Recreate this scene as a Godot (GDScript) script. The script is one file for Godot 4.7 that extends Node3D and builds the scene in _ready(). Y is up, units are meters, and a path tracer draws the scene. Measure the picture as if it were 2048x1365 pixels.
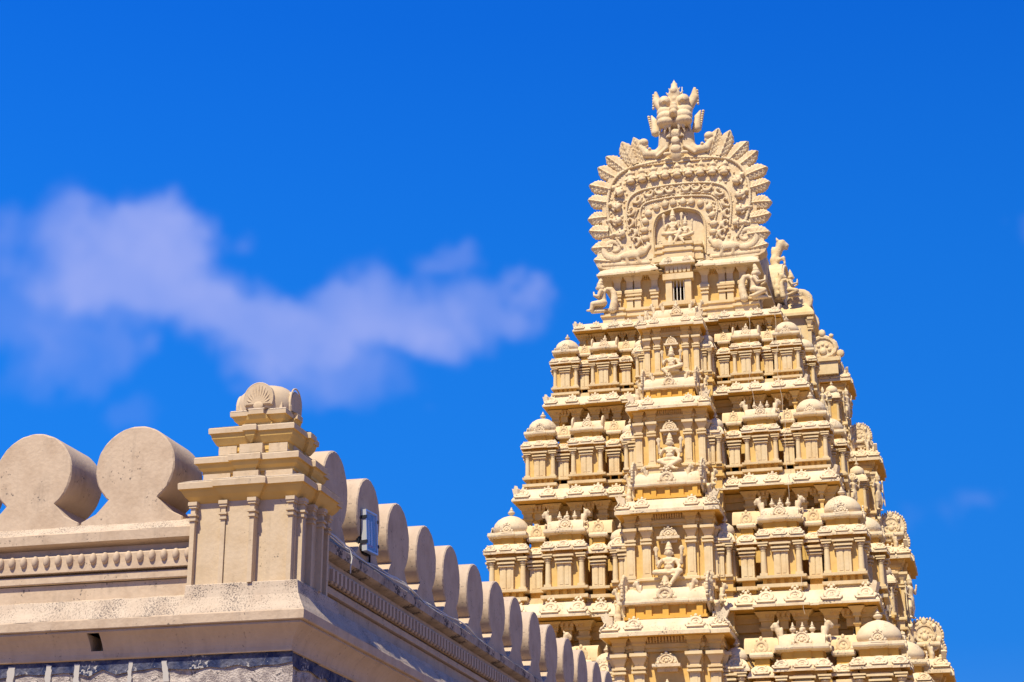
extends Node3D
# A carved cream temple tower behind the corner of a parapet wall, seen from below under a deep blue sky.
# x runs along the front faces, -z runs into the distance, metres.

var M := {}
var used := {}
const SKY_LEVEL := 0.714
const TX := -12.74
const TZ := -90.5

func _ready():
	setup_view()
	make_materials()
	build_ground()
	build_tower()
	build_walls()
	build_turret()
	build_statues()
	build_small_things()

# ------------------------------------------------------------------ camera, sky, sun
func setup_view():
	var cam := Camera3D.new()
	cam.name = "camera"
	cam.fov = 20.69
	cam.near = 0.1
	cam.far = 4000.0
	add_child(cam)
	cam.position = Vector3(0, 1.6, 0)
	cam.rotation_degrees = Vector3(19.35, 14.3, 0)
	cam.current = true
	var env := Environment.new()
	env.background_mode = Environment.BG_SKY
	var sky := Sky.new()
	var pm := PanoramaSkyMaterial.new()
	pm.panorama = ImageTexture.create_from_image(sky_image())
	sky.sky_material = pm
	env.sky = sky
	env.tonemap_mode = Environment.TONE_MAPPER_LINEAR
	env.tonemap_exposure = 1.4
	env.sdfgi_enabled = true
	env.ssao_enabled = true
	env.ssil_enabled = true
	var we := WorldEnvironment.new()
	we.name = "world_environment"
	we.environment = env
	add_child(we)
	var sun := DirectionalLight3D.new()
	sun.name = "sun"
	sun.light_energy = 1.55
	sun.light_color = Color(1.0, 0.955, 0.845)
	sun.light_angular_distance = 0.5
	sun.shadow_enabled = true
	add_child(sun)
	var az := deg_to_rad(-13.7)
	var el := deg_to_rad(55.9)
	var to_sun := Vector3(sin(az) * cos(el), sin(el), cos(az) * cos(el))
	sun.look_at_from_position(Vector3.ZERO, -to_sun, Vector3.UP)

# the sky as a panorama: a clear blue gradient with soft lavender fair-weather clouds
func sky_image() -> Image:
	var w := 2048
	var h := 1024
	var img := Image.create(w, h, false, Image.FORMAT_RGBF)
	# rows: elevation stops, linear colour
	var stops := [[-90.0, Vector3(.30, .27, .24)], [-1.5, Vector3(.34, .33, .33)], [0.0, Vector3(.30, .48, .92)], [5.0, Vector3(.075, .31, .90)], [10.0, Vector3(.020, .248, .88)], [16.0, Vector3(.0135, .222, .86)], [22.0, Vector3(.0090, .192, .82)], [29.0, Vector3(.0050, .148, .75)], [50.0, Vector3(.0035, .095, .60)], [90.0, Vector3(.003, .075, .52)]]
	# azimuth, elevation, half width, half height, strength (degrees)
	var cl := [[-27.8, 21.9, 2.6, 1.25, .66], [-26.2, 22.35, 1.9, 1.0, .85], [-27.3, 20.9, 2.1, 1.1, .75], [-25.9, 21.1, 1.7, 1.3, .7], [-24.6, 20.45, 1.6, 1.0, .75],
		[-23.0, 19.9, 1.7, .8, .7], [-21.8, 19.35, 2.2, 1.0, .8], [-19.8, 20.05, 2.3, .75, .72], [-17.7, 20.35, 1.9, 1.05, .8], [-17.0, 19.6, 2.2, .7, .5],
		[-16.35, 22.1, .85, .55, .34], [-14.4, 20.4, 1.5, .62, .62], [-20.8, 18.5, 2.0, .8, .35], [-29.8, 19.6, 1.3, 1.9, .26], [-28.6, 18.6, .9, 1.2, .25], [-26.9, 19.0, 1.0, .8, .33],
		[-0.2, 13.95, 1.1, .38, .16], [2.2, 22.3, .8, .5, .15], [-26.5, 16.7, 1.0, .6, .12], [-18.6, 18.2, 1.6, .6, .16]]
	var rng := RandomNumberGenerator.new()
	rng.seed = 77
	for i in 26:
		var az := rng.randf_range(-180, 180)
		if az > -42.0 and az < 14.0:
			continue
		var el := rng.randf_range(8, 58)
		var m := rng.randi_range(3, 6)
		for j in m:
			cl.append([az + rng.randf_range(-4, 4), el + rng.randf_range(-1.2, 1.2), rng.randf_range(1.2, 2.8), rng.randf_range(.6, 1.3), rng.randf_range(.35, .8)])
	var dens := PackedFloat32Array()
	dens.resize(w * h)
	dens.fill(0.0)
	var n1 := noise(5, 0.055, 5)
	var n2 := noise(9, 0.055, 5)
	var n3 := noise(15, 0.035, 5)
	for c in cl:
		var reach := 2.4
		var x0 := int(floor((c[0] - c[2] * reach - 1.0) / 360.0 * w))
		var x1 := int(ceil((c[0] + c[2] * reach + 1.0) / 360.0 * w))
		var y0 := int(clamp((90.0 - c[1] - c[3] * reach - 1.0) / 180.0 * h, 0, h - 1))
		var y1 := int(clamp((90.0 - c[1] + c[3] * reach + 1.0) / 180.0 * h, 0, h - 1))
		for y in range(y0, y1 + 1):
			for xx in range(x0, x1 + 1):
				var x := posmod(xx, w)
				var wx: float = n1.get_noise_2d(xx, y)
				var wy: float = n2.get_noise_2d(xx, y)
				var az: float = float(xx) / w * 360.0 + wx * 1.9
				var el: float = 90.0 - float(y) / h * 180.0 + wy * 1.05
				var dx: float = (az - c[0]) / c[2]
				var dy: float = (el - c[1]) / c[3]
				var r: float = sqrt(dx * dx + dy * dy)
				var f: float = clampf((1.5 - r) / 1.15, 0.0, 1.0)
				f = f * f * (3.0 - 2.0 * f) * c[4]
				var k := y * w + x
				dens[k] = 1.0 - (1.0 - dens[k]) * (1.0 - f)
	var data := PackedFloat32Array()
	data.resize(w * h * 3)
	for y in h:
		var el2 := 90.0 - (y + .5) / h * 180.0
		var col := Vector3.ZERO
		for i in range(stops.size() - 1):
			if el2 >= stops[i][0] and el2 <= stops[i + 1][0]:
				var t: float = (el2 - stops[i][0]) / (stops[i + 1][0] - stops[i][0])
				col = (stops[i][1] as Vector3).lerp(stops[i + 1][1], t)
		for x in w:
			var k := y * w + x
			var row := col * (1.0 + .2 * cos(TAU * x / w + deg_to_rad(118.0)))
			var c2 := row
			var d := dens[k]
			if d > 0.001:
				d *= clampf(.84 + .36 * n3.get_noise_2d(x, y), 0.0, 1.0)
				c2 = row.lerp(Vector3(.36, .44, .91), d)
			data[k * 3] = c2.x * SKY_LEVEL
			data[k * 3 + 1] = c2.y * SKY_LEVEL
			data[k * 3 + 2] = c2.z * SKY_LEVEL
	img.set_data(w, h, false, Image.FORMAT_RGBF, data.to_byte_array())
	return img

func noise(sd: int, freq: float, oct := 4) -> FastNoiseLite:
	var n := FastNoiseLite.new()
	n.seed = sd
	n.frequency = freq
	n.noise_type = FastNoiseLite.TYPE_SIMPLEX_SMOOTH
	n.fractal_octaves = oct
	return n

# ------------------------------------------------------------------ materials
func seam(sd: int, freq: float, oct: int, size: int) -> PackedByteArray:
	var n := noise(sd, freq, oct)
	var im := n.get_seamless_image(size, size, false, false, 0.12, true)
	im.convert(Image.FORMAT_L8)
	return im.get_data()

# a plaster texture: base tone, blotches, fine grain, and spots of mould where two noises agree
func plaster(sd: int, base: Color, tint: Color, spot: Color, blotch: float, grain: float, spots: float, tile: float, relief: float, rough := .85, size := 512, spot_freq := .09, drips := .16, even := 0.0) -> StandardMaterial3D:
	var a := seam(sd, .008, 4, size)
	var b := seam(sd + 1, .05, 3, size)
	var c := seam(sd + 2, spot_freq, 4, size)
	var e := seam(sd + 3, .006, 3, size)
	var n5 := noise(sd + 4, .03, 4)
	var im5 := n5.get_seamless_image(size, size / 16, false, false, 0.12, true)
	im5.resize(size, size, Image.INTERPOLATE_CUBIC)
	im5.convert(Image.FORMAT_L8)
	var streak := im5.get_data()
	var out := PackedByteArray()
	out.resize(size * size * 3)
	var hgt := PackedByteArray()
	hgt.resize(size * size)
	var lb := base.srgb_to_linear()
	var lt := tint.srgb_to_linear()
	var ls := spot.srgb_to_linear()
	for i in size * size:
		var na := a[i] / 255.0
		var nb := b[i] / 255.0
		var t := clampf((na - .5) * 2.2 * blotch + .25 * blotch, 0.0, 1.0)
		var col := lb.lerp(lt, t)
		var g := 1.0 + (nb - .5) * grain
		var s := 0.0
		if spots > 0.0:
			s = clampf((c[i] / 255.0 - (1.02 - spots * lerpf(clampf((e[i] / 255.0 - .25) * 1.6, 0.0, 1.0), .7, even))) * 9.0, 0.0, 1.0)
		var rs := clampf((streak[i] / 255.0 - .52) * 2.6, 0.0, 1.0) * clampf((e[i] / 255.0 - .3) * 2.0, 0.0, 1.0) * drips
		col = col.lerp(ls, rs)
		col = Color(col.r * g, col.g * g, col.b * g).lerp(ls, s * .88).linear_to_srgb()
		out[i * 3] = int(clampf(col.r, 0, 1) * 255.0)
		out[i * 3 + 1] = int(clampf(col.g, 0, 1) * 255.0)
		out[i * 3 + 2] = int(clampf(col.b, 0, 1) * 255.0)
		hgt[i] = int(clampf(.5 + (nb - .5) * .8 + (na - .5) * .3 - s * .35, 0, 1) * 255.0)
	var m := StandardMaterial3D.new()
	m.albedo_texture = ImageTexture.create_from_image(Image.create_from_data(size, size, false, Image.FORMAT_RGB8, out))
	m.roughness = rough
	m.metallic_specular = 0.3
	m.uv1_triplanar = true
	m.uv1_world_triplanar = true
	m.uv1_scale = Vector3.ONE / tile
	if relief > 0.0:
		m.heightmap_enabled = true
		m.heightmap_texture = ImageTexture.create_from_image(Image.create_from_data(size, size, false, Image.FORMAT_L8, hgt))
		m.heightmap_scale = relief
	return m

func lin(r: float, g: float, b: float) -> Color:
	return Color(r, g, b).linear_to_srgb()

func make_materials():
	# the tower: cream lime paint, a yellower coat on the wall planes, weathered paint on roofs and eaves
	M.wall = plaster(11, lin(.665, .445, .165), lin(.62, .395, .125), lin(.20, .14, .08), .9, .10, .12, 6.0, .6, .85, 512, .09, .10)
	M.ochre_shade = plaster(15, lin(.66, .375, .075), lin(.60, .32, .055), lin(.20, .13, .06), .9, .10, .12, 6.0, .6, .85, 512, .09, .10)  # yellow paint deepened; orange shade of undersides and recesses put into colour
	M.cream = plaster(21, lin(.675, .525, .305), lin(.635, .455, .235), lin(.16, .12, .10), .9, .12, .28, 6.0, .6, .85, 512, .09, .12)
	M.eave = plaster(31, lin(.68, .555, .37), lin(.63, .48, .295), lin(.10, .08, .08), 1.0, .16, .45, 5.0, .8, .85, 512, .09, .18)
	M.stucco = plaster(41, lin(.68, .545, .35), lin(.60, .44, .25), lin(.10, .085, .08), 1.0, .18, .42, 3.0, 1.0)
	M.grey = plaster(45, lin(.469, .398, .298), lin(.355, .298, .234), lin(.071, .064, .064), 1.0, .18, .55, 3.0, 1.0)
	# the parapet: paler, pinker, dustier plaster
	M.parapet = plaster(51, lin(.515, .400, .292), lin(.45, .340, .243), lin(.106, .089, .082), 1.0, .10, .34, 2.6, .25, .9, 1024, .06, .22)
	M.turret = plaster(61, lin(.545, .428, .298), lin(.50, .378, .245), lin(.114, .092, .078), .9, .08, .30, 2.6, .2, .9, 1024, .06, .18)
	M.trim_bounce = plaster(65, lin(.62, .415, .145), lin(.57, .36, .11), lin(.13, .10, .08), .9, .08, .2, 2.6, .2, .9, 512, .06, .12)  # yellow paint made more golden, with bounced light put into its colour
	M.ledge = plaster(71, lin(.50, .405, .31), lin(.43, .335, .25), lin(.03, .028, .038), .8, .14, .66, 2.3, .06, .95, 1024, .12, .1, .6)
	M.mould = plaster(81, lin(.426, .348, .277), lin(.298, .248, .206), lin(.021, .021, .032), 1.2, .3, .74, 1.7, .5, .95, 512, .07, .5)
	M.stone = plaster(91, lin(.46, .40, .36), lin(.26, .22, .21), lin(.035, .035, .053), 1.3, .5, .52, 1.1, .9, .95, 1024, .03)
	M.limewash = plain(lin(.440, .412, .383), .9)
	M.blue_black = plaster(95, lin(.022, .032, .085), lin(.09, .095, .14), lin(.40, .38, .37), 1.4, .5, .54, 1.0, .8, .9, 512, .05)
	M.ground = plaster(101, lin(.30, .21, .14), lin(.24, .165, .105), lin(.10, .08, .06), 1.0, .2, .3, 9.0, 1.0, .95)
	M.dark = plain(lin(.05, .045, .04), .9)
	M.bar = plain(lin(.75, .70, .60), .6)
	M.gold = plain(lin(.75, .45, .08), .35)
	M.gold.metallic = .8
	M.cord = plain(lin(.50, .40, .28), .8)
	M.cable = plain(lin(.62, .60, .56), .7)
	M.black = plain(lin(.02, .022, .03), .5)
	M.alu = plain(lin(.62, .66, .72), .4)
	M.alu.metallic = .6
	M.reflector = plain(lin(.12, .125, .14), .5)
	M.reflector.metallic = .6
	M.tube = plain(lin(.85, .88, .92), .25)
	M.red = plain(lin(.45, .06, .03), .6)
	var g := StandardMaterial3D.new()
	g.transparency = BaseMaterial3D.TRANSPARENCY_ALPHA
	g.albedo_color = Color(.75, .82, .95, .16)
	g.roughness = .05
	M.glass = g

func plain(c: Color, rough: float) -> StandardMaterial3D:
	var m := StandardMaterial3D.new()
	m.albedo_color = c
	m.roughness = rough
	m.metallic_specular = .35
	return m

# ------------------------------------------------------------------ nodes
func numbered(n: String) -> String:
	var k: int = used.get(n, -1) + 1
	used[n] = k
	return n if k == 0 else "%s_%03d" % [n, k]

func thing(n: String, label: String, cat: String, at := Vector3.ZERO, group := "") -> Node3D:
	var o := Node3D.new()
	o.name = numbered(n)
	add_child(o)
	o.position = at
	tag(o, label, cat, group)
	return o

func tag(o: Node, label: String, cat: String, group := ""):
	o.set_meta("label", label)
	o.set_meta("category", cat)
	if group != "":
		o.set_meta("group", group)

func part(par: Node3D, n: String, mesh: Mesh, mat: Material, at := Vector3.ZERO, ry := 0.0, sc := Vector3.ONE) -> MeshInstance3D:
	var o := MeshInstance3D.new()
	o.name = n
	o.mesh = mesh
	o.material_override = mat
	o.cast_shadow = GeometryInstance3D.SHADOW_CASTING_SETTING_ON
	par.add_child(o, true)
	o.position = at
	o.rotation.y = ry
	o.scale = sc
	return o

# ------------------------------------------------------------------ mesh building
func S() -> SurfaceTool:
	var st := SurfaceTool.new()
	st.begin(Mesh.PRIMITIVE_TRIANGLES)
	return st

func done(st: SurfaceTool) -> ArrayMesh:
	return st.commit()

# a quad given anticlockwise as seen from outside
func quad(st: SurfaceTool, a: Vector3, b: Vector3, c: Vector3, d: Vector3):
	var n := (c - a).cross(d - b)
	if n.length_squared() < 1e-14:
		return
	n = n.normalized()
	for v in [a, c, b, a, d, c]:
		st.set_normal(n)
		st.add_vertex(v)

func quadn(st: SurfaceTool, v: Array, n: Array):
	for i in [0, 2, 1, 0, 3, 2]:
		st.set_normal(n[i])
		st.add_vertex(v[i])

func tri(st: SurfaceTool, a: Vector3, b: Vector3, c: Vector3):
	var n := (b - a).cross(c - a)
	if n.length_squared() < 1e-14:
		return
	n = n.normalized()
	for v in [a, c, b]:
		st.set_normal(n)
		st.add_vertex(v)

func box(st: SurfaceTool, x0: float, x1: float, y0: float, y1: float, z0: float, z1: float):
	var p := [Vector3(x0, y0, z1), Vector3(x1, y0, z1), Vector3(x1, y1, z1), Vector3(x0, y1, z1), Vector3(x0, y0, z0), Vector3(x1, y0, z0), Vector3(x1, y1, z0), Vector3(x0, y1, z0)]
	quad(st, p[0], p[1], p[2], p[3])
	quad(st, p[5], p[4], p[7], p[6])
	quad(st, p[1], p[5], p[6], p[2])
	quad(st, p[4], p[0], p[3], p[7])
	quad(st, p[3], p[2], p[6], p[7])
	quad(st, p[4], p[5], p[1], p[0])

# a plan outline (x, z) followed front-left, front-right, back-right, back-left; profile of (outward offset, height) from bottom to top
func sweep(st: SurfaceTool, plan: Array, prof: Array, closed := true, cap_top := false, cap_bottom := false):
	var n := plan.size()
	var mit: Array[Vector2] = []
	for i in n:
		var a: Vector2
		var b: Vector2
		var p: Vector2 = plan[i]
		if closed or i > 0:
			var d: Vector2 = (p - plan[(i - 1 + n) % n]).normalized()
			a = Vector2(-d.y, d.x)
		if closed or i < n - 1:
			var d2: Vector2 = (plan[(i + 1) % n] - p).normalized()
			b = Vector2(-d2.y, d2.x)
		if not closed and i == 0:
			a = b
		if not closed and i == n - 1:
			b = a
		a.y = a.y
		mit.append((a + b) / max(1.0 + a.dot(b), .25))
	for i in (n if closed else n - 1):
		var i2 := (i + 1) % n
		for j in prof.size() - 1:
			var o0: Vector2 = prof[j]
			var o1: Vector2 = prof[j + 1]
			var A := vp(plan[i], mit[i], o0)
			var B := vp(plan[i2], mit[i2], o0)
			var C := vp(plan[i2], mit[i2], o1)
			var D := vp(plan[i], mit[i], o1)
			quad(st, A, B, C, D)
	for t in 2:
		if (t == 0 and cap_top) or (t == 1 and cap_bottom):
			var o: Vector2 = prof[prof.size() - 1] if t == 0 else prof[0]
			var poly := PackedVector2Array()
			for i in n:
				poly.append(plan[i] + mit[i] * o.x)
			cap(st, poly, o.y, t == 0)

func vp(p: Vector2, m: Vector2, o: Vector2) -> Vector3:
	var q := p + m * o.x
	return Vector3(q.x, o.y, q.y)

func cap(st: SurfaceTool, poly: PackedVector2Array, y: float, up: bool):
	var id := Geometry2D.triangulate_polygon(poly)
	for i in range(0, id.size(), 3):
		var a := Vector3(poly[id[i]].x, y, poly[id[i]].y)
		var b := Vector3(poly[id[i + 1]].x, y, poly[id[i + 1]].y)
		var c := Vector3(poly[id[i + 2]].x, y, poly[id[i + 2]].y)
		if ((b - a).cross(c - a).y > 0.0) == up:
			tri(st, a, b, c)
		else:
			tri(st, a, c, b)

func rect(hx: float, hz: float) -> Array:
	return [Vector2(-hx, hz), Vector2(hx, hz), Vector2(hx, -hz), Vector2(-hx, -hz)]

func rect4(x0: float, x1: float, z0: float, z1: float) -> Array:
	return [Vector2(x0, z1), Vector2(x1, z1), Vector2(x1, z0), Vector2(x0, z0)]

# a rectangle whose four sides step forward by p in their middle part (half width m)
func stepped(hx: float, hz: float, m: float, p: float) -> Array:
	return [Vector2(-hx, hz), Vector2(-m, hz), Vector2(-m, hz + p), Vector2(m, hz + p), Vector2(m, hz), Vector2(hx, hz),
		Vector2(hx, m), Vector2(hx + p, m), Vector2(hx + p, -m), Vector2(hx, -m), Vector2(hx, -hz), Vector2(m, -hz), Vector2(m, -hz - p), Vector2(-m, -hz - p), Vector2(-m, -hz), Vector2(-hx, -hz),
		Vector2(-hx, -m), Vector2(-hx - p, -m), Vector2(-hx - p, m), Vector2(-hx, m)]

# turned shape about y; sq > 0 squares the circle
func lathe(st: SurfaceTool, at: Vector3, prof: Array, segs := 12, sq := 0.0, smooth := true):
	var m := prof.size()
	var nr: Array[Vector2] = []
	for j in m:
		var a: Vector2 = prof[max(j - 1, 0)]
		var b: Vector2 = prof[min(j + 1, m - 1)]
		var t := (b - a).normalized()
		nr.append(Vector2(t.y, -t.x))
	for i in segs:
		var a0 := TAU * i / segs
		var a1 := TAU * (i + 1) / segs
		var d0 := ring(a0, sq)
		var d1 := ring(a1, sq)
		for j in m - 1:
			var p0: Vector2 = prof[j]
			var p1: Vector2 = prof[j + 1]
			var v := [at + Vector3(d0.x * p0.x, p0.y, d0.y * p0.x), at + Vector3(d1.x * p0.x, p0.y, d1.y * p0.x), at + Vector3(d1.x * p1.x, p1.y, d1.y * p1.x), at + Vector3(d0.x * p1.x, p1.y, d0.y * p1.x)]
			# seen from outside, increasing angle runs to the left in (x = cos, z = sin), so flip
			if smooth:
				var n0 := Vector3(cos(a0), 0, sin(a0))
				var n1 := Vector3(cos(a1), 0, sin(a1))
				var nn := [(n0 * nr[j].x + Vector3.UP * nr[j].y).normalized(), (n1 * nr[j].x + Vector3.UP * nr[j].y).normalized(), (n1 * nr[j + 1].x + Vector3.UP * nr[j + 1].y).normalized(), (n0 * nr[j + 1].x + Vector3.UP * nr[j + 1].y).normalized()]
				quadn(st, [v[1], v[0], v[3], v[2]], [nn[1], nn[0], nn[3], nn[2]])
			else:
				quad(st, v[1], v[0], v[3], v[2])

func ring(a: float, sq: float) -> Vector2:
	var c := cos(a)
	var s := sin(a)
	if sq <= 0.0:
		return Vector2(c, s)
	var k: float = lerp(1.0, 1.0 / max(absf(c), absf(s)), sq)
	return Vector2(c * k, s * k)

# a flat outline (x, y), anticlockwise, pushed out from z0 to z1
func extrude(st: SurfaceTool, pts: PackedVector2Array, z0: float, z1: float, bevel := 0.0):
	if Geometry2D.is_polygon_clockwise(pts) == false:
		pass
	var n := pts.size()
	var area := 0.0
	for i in n:
		area += pts[i].cross(pts[(i + 1) % n])
	var p := pts
	if area < 0:
		p = pts.duplicate()
		p.reverse()
	var front := p
	if bevel > 0.0:
		var q := Geometry2D.offset_polygon(p, -bevel, Geometry2D.JOIN_MITER)
		if q.size() == 1 and q[0].size() == n:
			# same vertex count: match by nearest start
			var best := 0
			for i in n:
				if q[0][i].distance_squared_to(p[0]) < q[0][best].distance_squared_to(p[0]):
					best = i
			front = PackedVector2Array()
			for i in n:
				front.append(q[0][(best + i) % n])
	var zb := z1 - bevel if front != p else z1
	for i in n:
		var j := (i + 1) % n
		quad(st, Vector3(p[i].x, p[i].y, zb), Vector3(p[i].x, p[i].y, z0), Vector3(p[j].x, p[j].y, z0), Vector3(p[j].x, p[j].y, zb))
		if front != p:
			quad(st, Vector3(front[i].x, front[i].y, z1), Vector3(p[i].x, p[i].y, zb), Vector3(p[j].x, p[j].y, zb), Vector3(front[j].x, front[j].y, z1))
	var id := Geometry2D.triangulate_polygon(front)
	for i in range(0, id.size(), 3):
		var a := front[id[i]]
		var b := front[id[i + 1]]
		var c := front[id[i + 2]]
		if (b - a).cross(c - a) < 0:
			var t := b
			b = c
			c = t
		tri(st, Vector3(a.x, a.y, z1), Vector3(b.x, b.y, z1), Vector3(c.x, c.y, z1))
	id = Geometry2D.triangulate_polygon(p)
	for i in range(0, id.size(), 3):
		var a := p[id[i]]
		var b := p[id[i + 1]]
		var c := p[id[i + 2]]
		if (b - a).cross(c - a) < 0:
			var t := b
			b = c
			c = t
		tri(st, Vector3(a.x, a.y, z0), Vector3(c.x, c.y, z0), Vector3(b.x, b.y, z0))

# a round tube along a path
func tube(st: SurfaceTool, path: Array, radii: Array, segs := 8):
	var n := path.size()
	var rings := []
	var norms := []
	var up := Vector3.UP
	for i in n:
		var d: Vector3 = (path[min(i + 1, n - 1)] - path[max(i - 1, 0)]).normalized()
		if absf(d.dot(up)) > .97:
			up = Vector3.RIGHT if absf(d.x) < .9 else Vector3.BACK
		var s := d.cross(up).normalized()
		var u := s.cross(d).normalized()
		up = u
		var r := []
		var nn := []
		for k in segs:
			var a := TAU * k / segs
			var v: Vector3 = s * cos(a) + u * sin(a)
			nn.append(v)
			r.append(path[i] + v * radii[i])
		rings.append(r)
		norms.append(nn)
	for i in n - 1:
		for k in segs:
			var k2 := (k + 1) % segs
			quadn(st, [rings[i][k2], rings[i][k], rings[i + 1][k], rings[i + 1][k2]], [norms[i][k2], norms[i][k], norms[i + 1][k], norms[i + 1][k2]])
	for e in [0, n - 1]:
		var d: Vector3 = (path[1] - path[0]).normalized() * -1.0 if e == 0 else (path[n - 1] - path[n - 2]).normalized()
		var tip: Vector3 = path[e] + d * radii[e] * .5
		for k in segs:
			var k2 := (k + 1) % segs
			if e == 0:
				tri(st, tip, rings[e][k], rings[e][k2])
			else:
				tri(st, tip, rings[e][k2], rings[e][k])

# ------------------------------------------------------------------ sculpted shapes: distance fields meshed as surface nets
# prims: ["c", a, b, ra, rb] tapered capsule; ["e", centre, radii] ellipsoid; ["-", centre, radii] hollow; optional Basis last for ellipsoids
func sculpt(prims: Array, cell: float, k: float) -> ArrayMesh:
	var lo := Vector3(1e9, 1e9, 1e9)
	var hi := -lo
	for p in prims:
		if p[0] == "c":
			var r: float = max(p[3], p[4])
			for q in [p[1], p[2]]:
				lo = lo.min(q - Vector3.ONE * r)
				hi = hi.max(q + Vector3.ONE * r)
		elif p[0] == "e":
			var r2: float = max(p[2].x, max(p[2].y, p[2].z)) if p.size() > 3 else 0.0
			var ext: Vector3 = Vector3.ONE * r2 if p.size() > 3 else p[2]
			lo = lo.min(p[1] - ext)
			hi = hi.max(p[1] + ext)
	lo -= Vector3.ONE * (cell * 2.0)
	hi += Vector3.ONE * (cell * 2.0)
	var nx := int(ceil((hi.x - lo.x) / cell)) + 1
	var ny := int(ceil((hi.y - lo.y) / cell)) + 1
	var nz := int(ceil((hi.z - lo.z) / cell)) + 1
	var f := PackedFloat32Array()
	f.resize(nx * ny * nz)
	f.fill(1.0)
	for p in prims:
		var plo: Vector3
		var phi: Vector3
		var kind: String = p[0]
		if kind == "c":
			plo = (p[1] as Vector3).min(p[2]) - Vector3.ONE * max(p[3], p[4])
			phi = (p[1] as Vector3).max(p[2]) + Vector3.ONE * max(p[3], p[4])
		else:
			var r2: float = max(p[2].x, max(p[2].y, p[2].z))
			var ext: Vector3 = Vector3.ONE * r2 if p.size() > 3 else p[2]
			plo = p[1] - ext
			phi = p[1] + ext
		var pad := k + cell * 2.0
		var i0 := int(max(0, floor((plo.x - pad - lo.x) / cell)))
		var i1 := int(min(nx - 1, ceil((phi.x + pad - lo.x) / cell)))
		var j0 := int(max(0, floor((plo.y - pad - lo.y) / cell)))
		var j1 := int(min(ny - 1, ceil((phi.y + pad - lo.y) / cell)))
		var k0 := int(max(0, floor((plo.z - pad - lo.z) / cell)))
		var k1 := int(min(nz - 1, ceil((phi.z + pad - lo.z) / cell)))
		var a: Vector3 = p[1]
		var b := Vector3.ZERO
		var ra := 0.0
		var rb := 0.0
		var ba := Vector3.ZERO
		var bl := 1.0
		var rad := Vector3.ONE
		var rm := 1.0
		var inv := Basis.IDENTITY
		if kind == "c":
			b = p[2]
			ra = p[3]
			rb = p[4]
			ba = b - a
			bl = max(ba.length_squared(), 1e-9)
		else:
			rad = p[2]
			rm = min(rad.x, min(rad.y, rad.z))
			if p.size() > 3:
				inv = (p[3] as Basis).inverse()
		for kk in range(k0, k1 + 1):
			for j in range(j0, j1 + 1):
				var row := (kk * ny + j) * nx
				for i in range(i0, i1 + 1):
					var q := Vector3(lo.x + i * cell, lo.y + j * cell, lo.z + kk * cell)
					var d: float
					if kind == "c":
						var t := clampf((q - a).dot(ba) / bl, 0.0, 1.0)
						d = (q - a - ba * t).length() - lerpf(ra, rb, t)
					else:
						var w := inv * (q - a)
						var l := (w / rad).length()
						d = (l - 1.0) * (rm if l < 1.0 else w.length() / max(l, 1e-6))
					var o := f[row + i]
					if kind == "-":
						f[row + i] = max(o, -d)
					else:
						var h: float = max(k - absf(o - d), 0.0) / k
						f[row + i] = min(o, d) - h * h * k * .25
	# surface nets
	var st := S()
	st.set_smooth_group(0)
	var index := PackedInt32Array()
	index.resize(nx * ny * nz)
	index.fill(-1)
	var count := 0
	var sx := 1
	var sy := nx
	var sz := nx * ny
	var offs := [0, sx, sy, sx + sy, sz, sx + sz, sy + sz, sx + sy + sz]
	var edges := [[0, 1], [2, 3], [4, 5], [6, 7], [0, 2], [1, 3], [4, 6], [5, 7], [0, 4], [1, 5], [2, 6], [3, 7]]
	for kk in nz - 1:
		for j in ny - 1:
			for i in nx - 1:
				var o := (kk * ny + j) * nx + i
				var neg := 0
				for t in 8:
					if f[o + offs[t]] < 0.0:
						neg += 1
				if neg == 0 or neg == 8:
					continue
				var sum := Vector3.ZERO
				var c := 0
				for e in edges:
					var v0 := f[o + offs[e[0]]]
					var v1 := f[o + offs[e[1]]]
					if (v0 < 0.0) != (v1 < 0.0):
						var t := v0 / (v0 - v1)
						var p0 := Vector3(e[0] & 1, (e[0] >> 1) & 1, (e[0] >> 2) & 1)
						var p1 := Vector3(e[1] & 1, (e[1] >> 1) & 1, (e[1] >> 2) & 1)
						sum += p0.lerp(p1, t)
						c += 1
				index[o] = count
				count += 1
				st.add_vertex(lo + (Vector3(i, j, kk) + sum / c) * cell)
	for kk in range(1, nz - 1):
		for j in range(1, ny - 1):
			for i in range(1, nx - 1):
				var o := (kk * ny + j) * nx + i
				var in0 := f[o] < 0.0
				if in0 != (f[o + sx] < 0.0):
					netquad(st, index[o], index[o - sy], index[o - sy - sz], index[o - sz], in0)
				if in0 != (f[o + sy] < 0.0):
					netquad(st, index[o], index[o - sz], index[o - sx - sz], index[o - sx], in0)
				if in0 != (f[o + sz] < 0.0):
					netquad(st, index[o], index[o - sx], index[o - sx - sy], index[o - sy], in0)
	st.generate_normals()
	return st.commit()

func netquad(st: SurfaceTool, a: int, b: int, c: int, d: int, flip: bool):
	if a < 0 or b < 0 or c < 0 or d < 0:
		return
	var q := [a, c, b, a, d, c] if flip else [a, b, c, a, c, d]
	for i in q:
		st.add_index(i)

func mirror(prims: Array) -> Array:
	var out := []
	var fl := Vector3(-1, 1, 1)
	for p in prims:
		var q: Array = p.duplicate()
		q[1] = p[1] * fl
		if p[0] == "c":
			q[2] = p[2] * fl
		out.append(q)
	return out

func build_ground():
	var st := S()
	quad(st, Vector3(-1500, 0, 1200), Vector3(1500, 0, 1200), Vector3(1500, 0, -1500), Vector3(-1500, 0, -1500))
	var g := part(self, "ground", done(st), M.ground)
	g.set_meta("kind", "structure")
	g.set_meta("label", "sandy paved temple forecourt below the walls")

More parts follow.
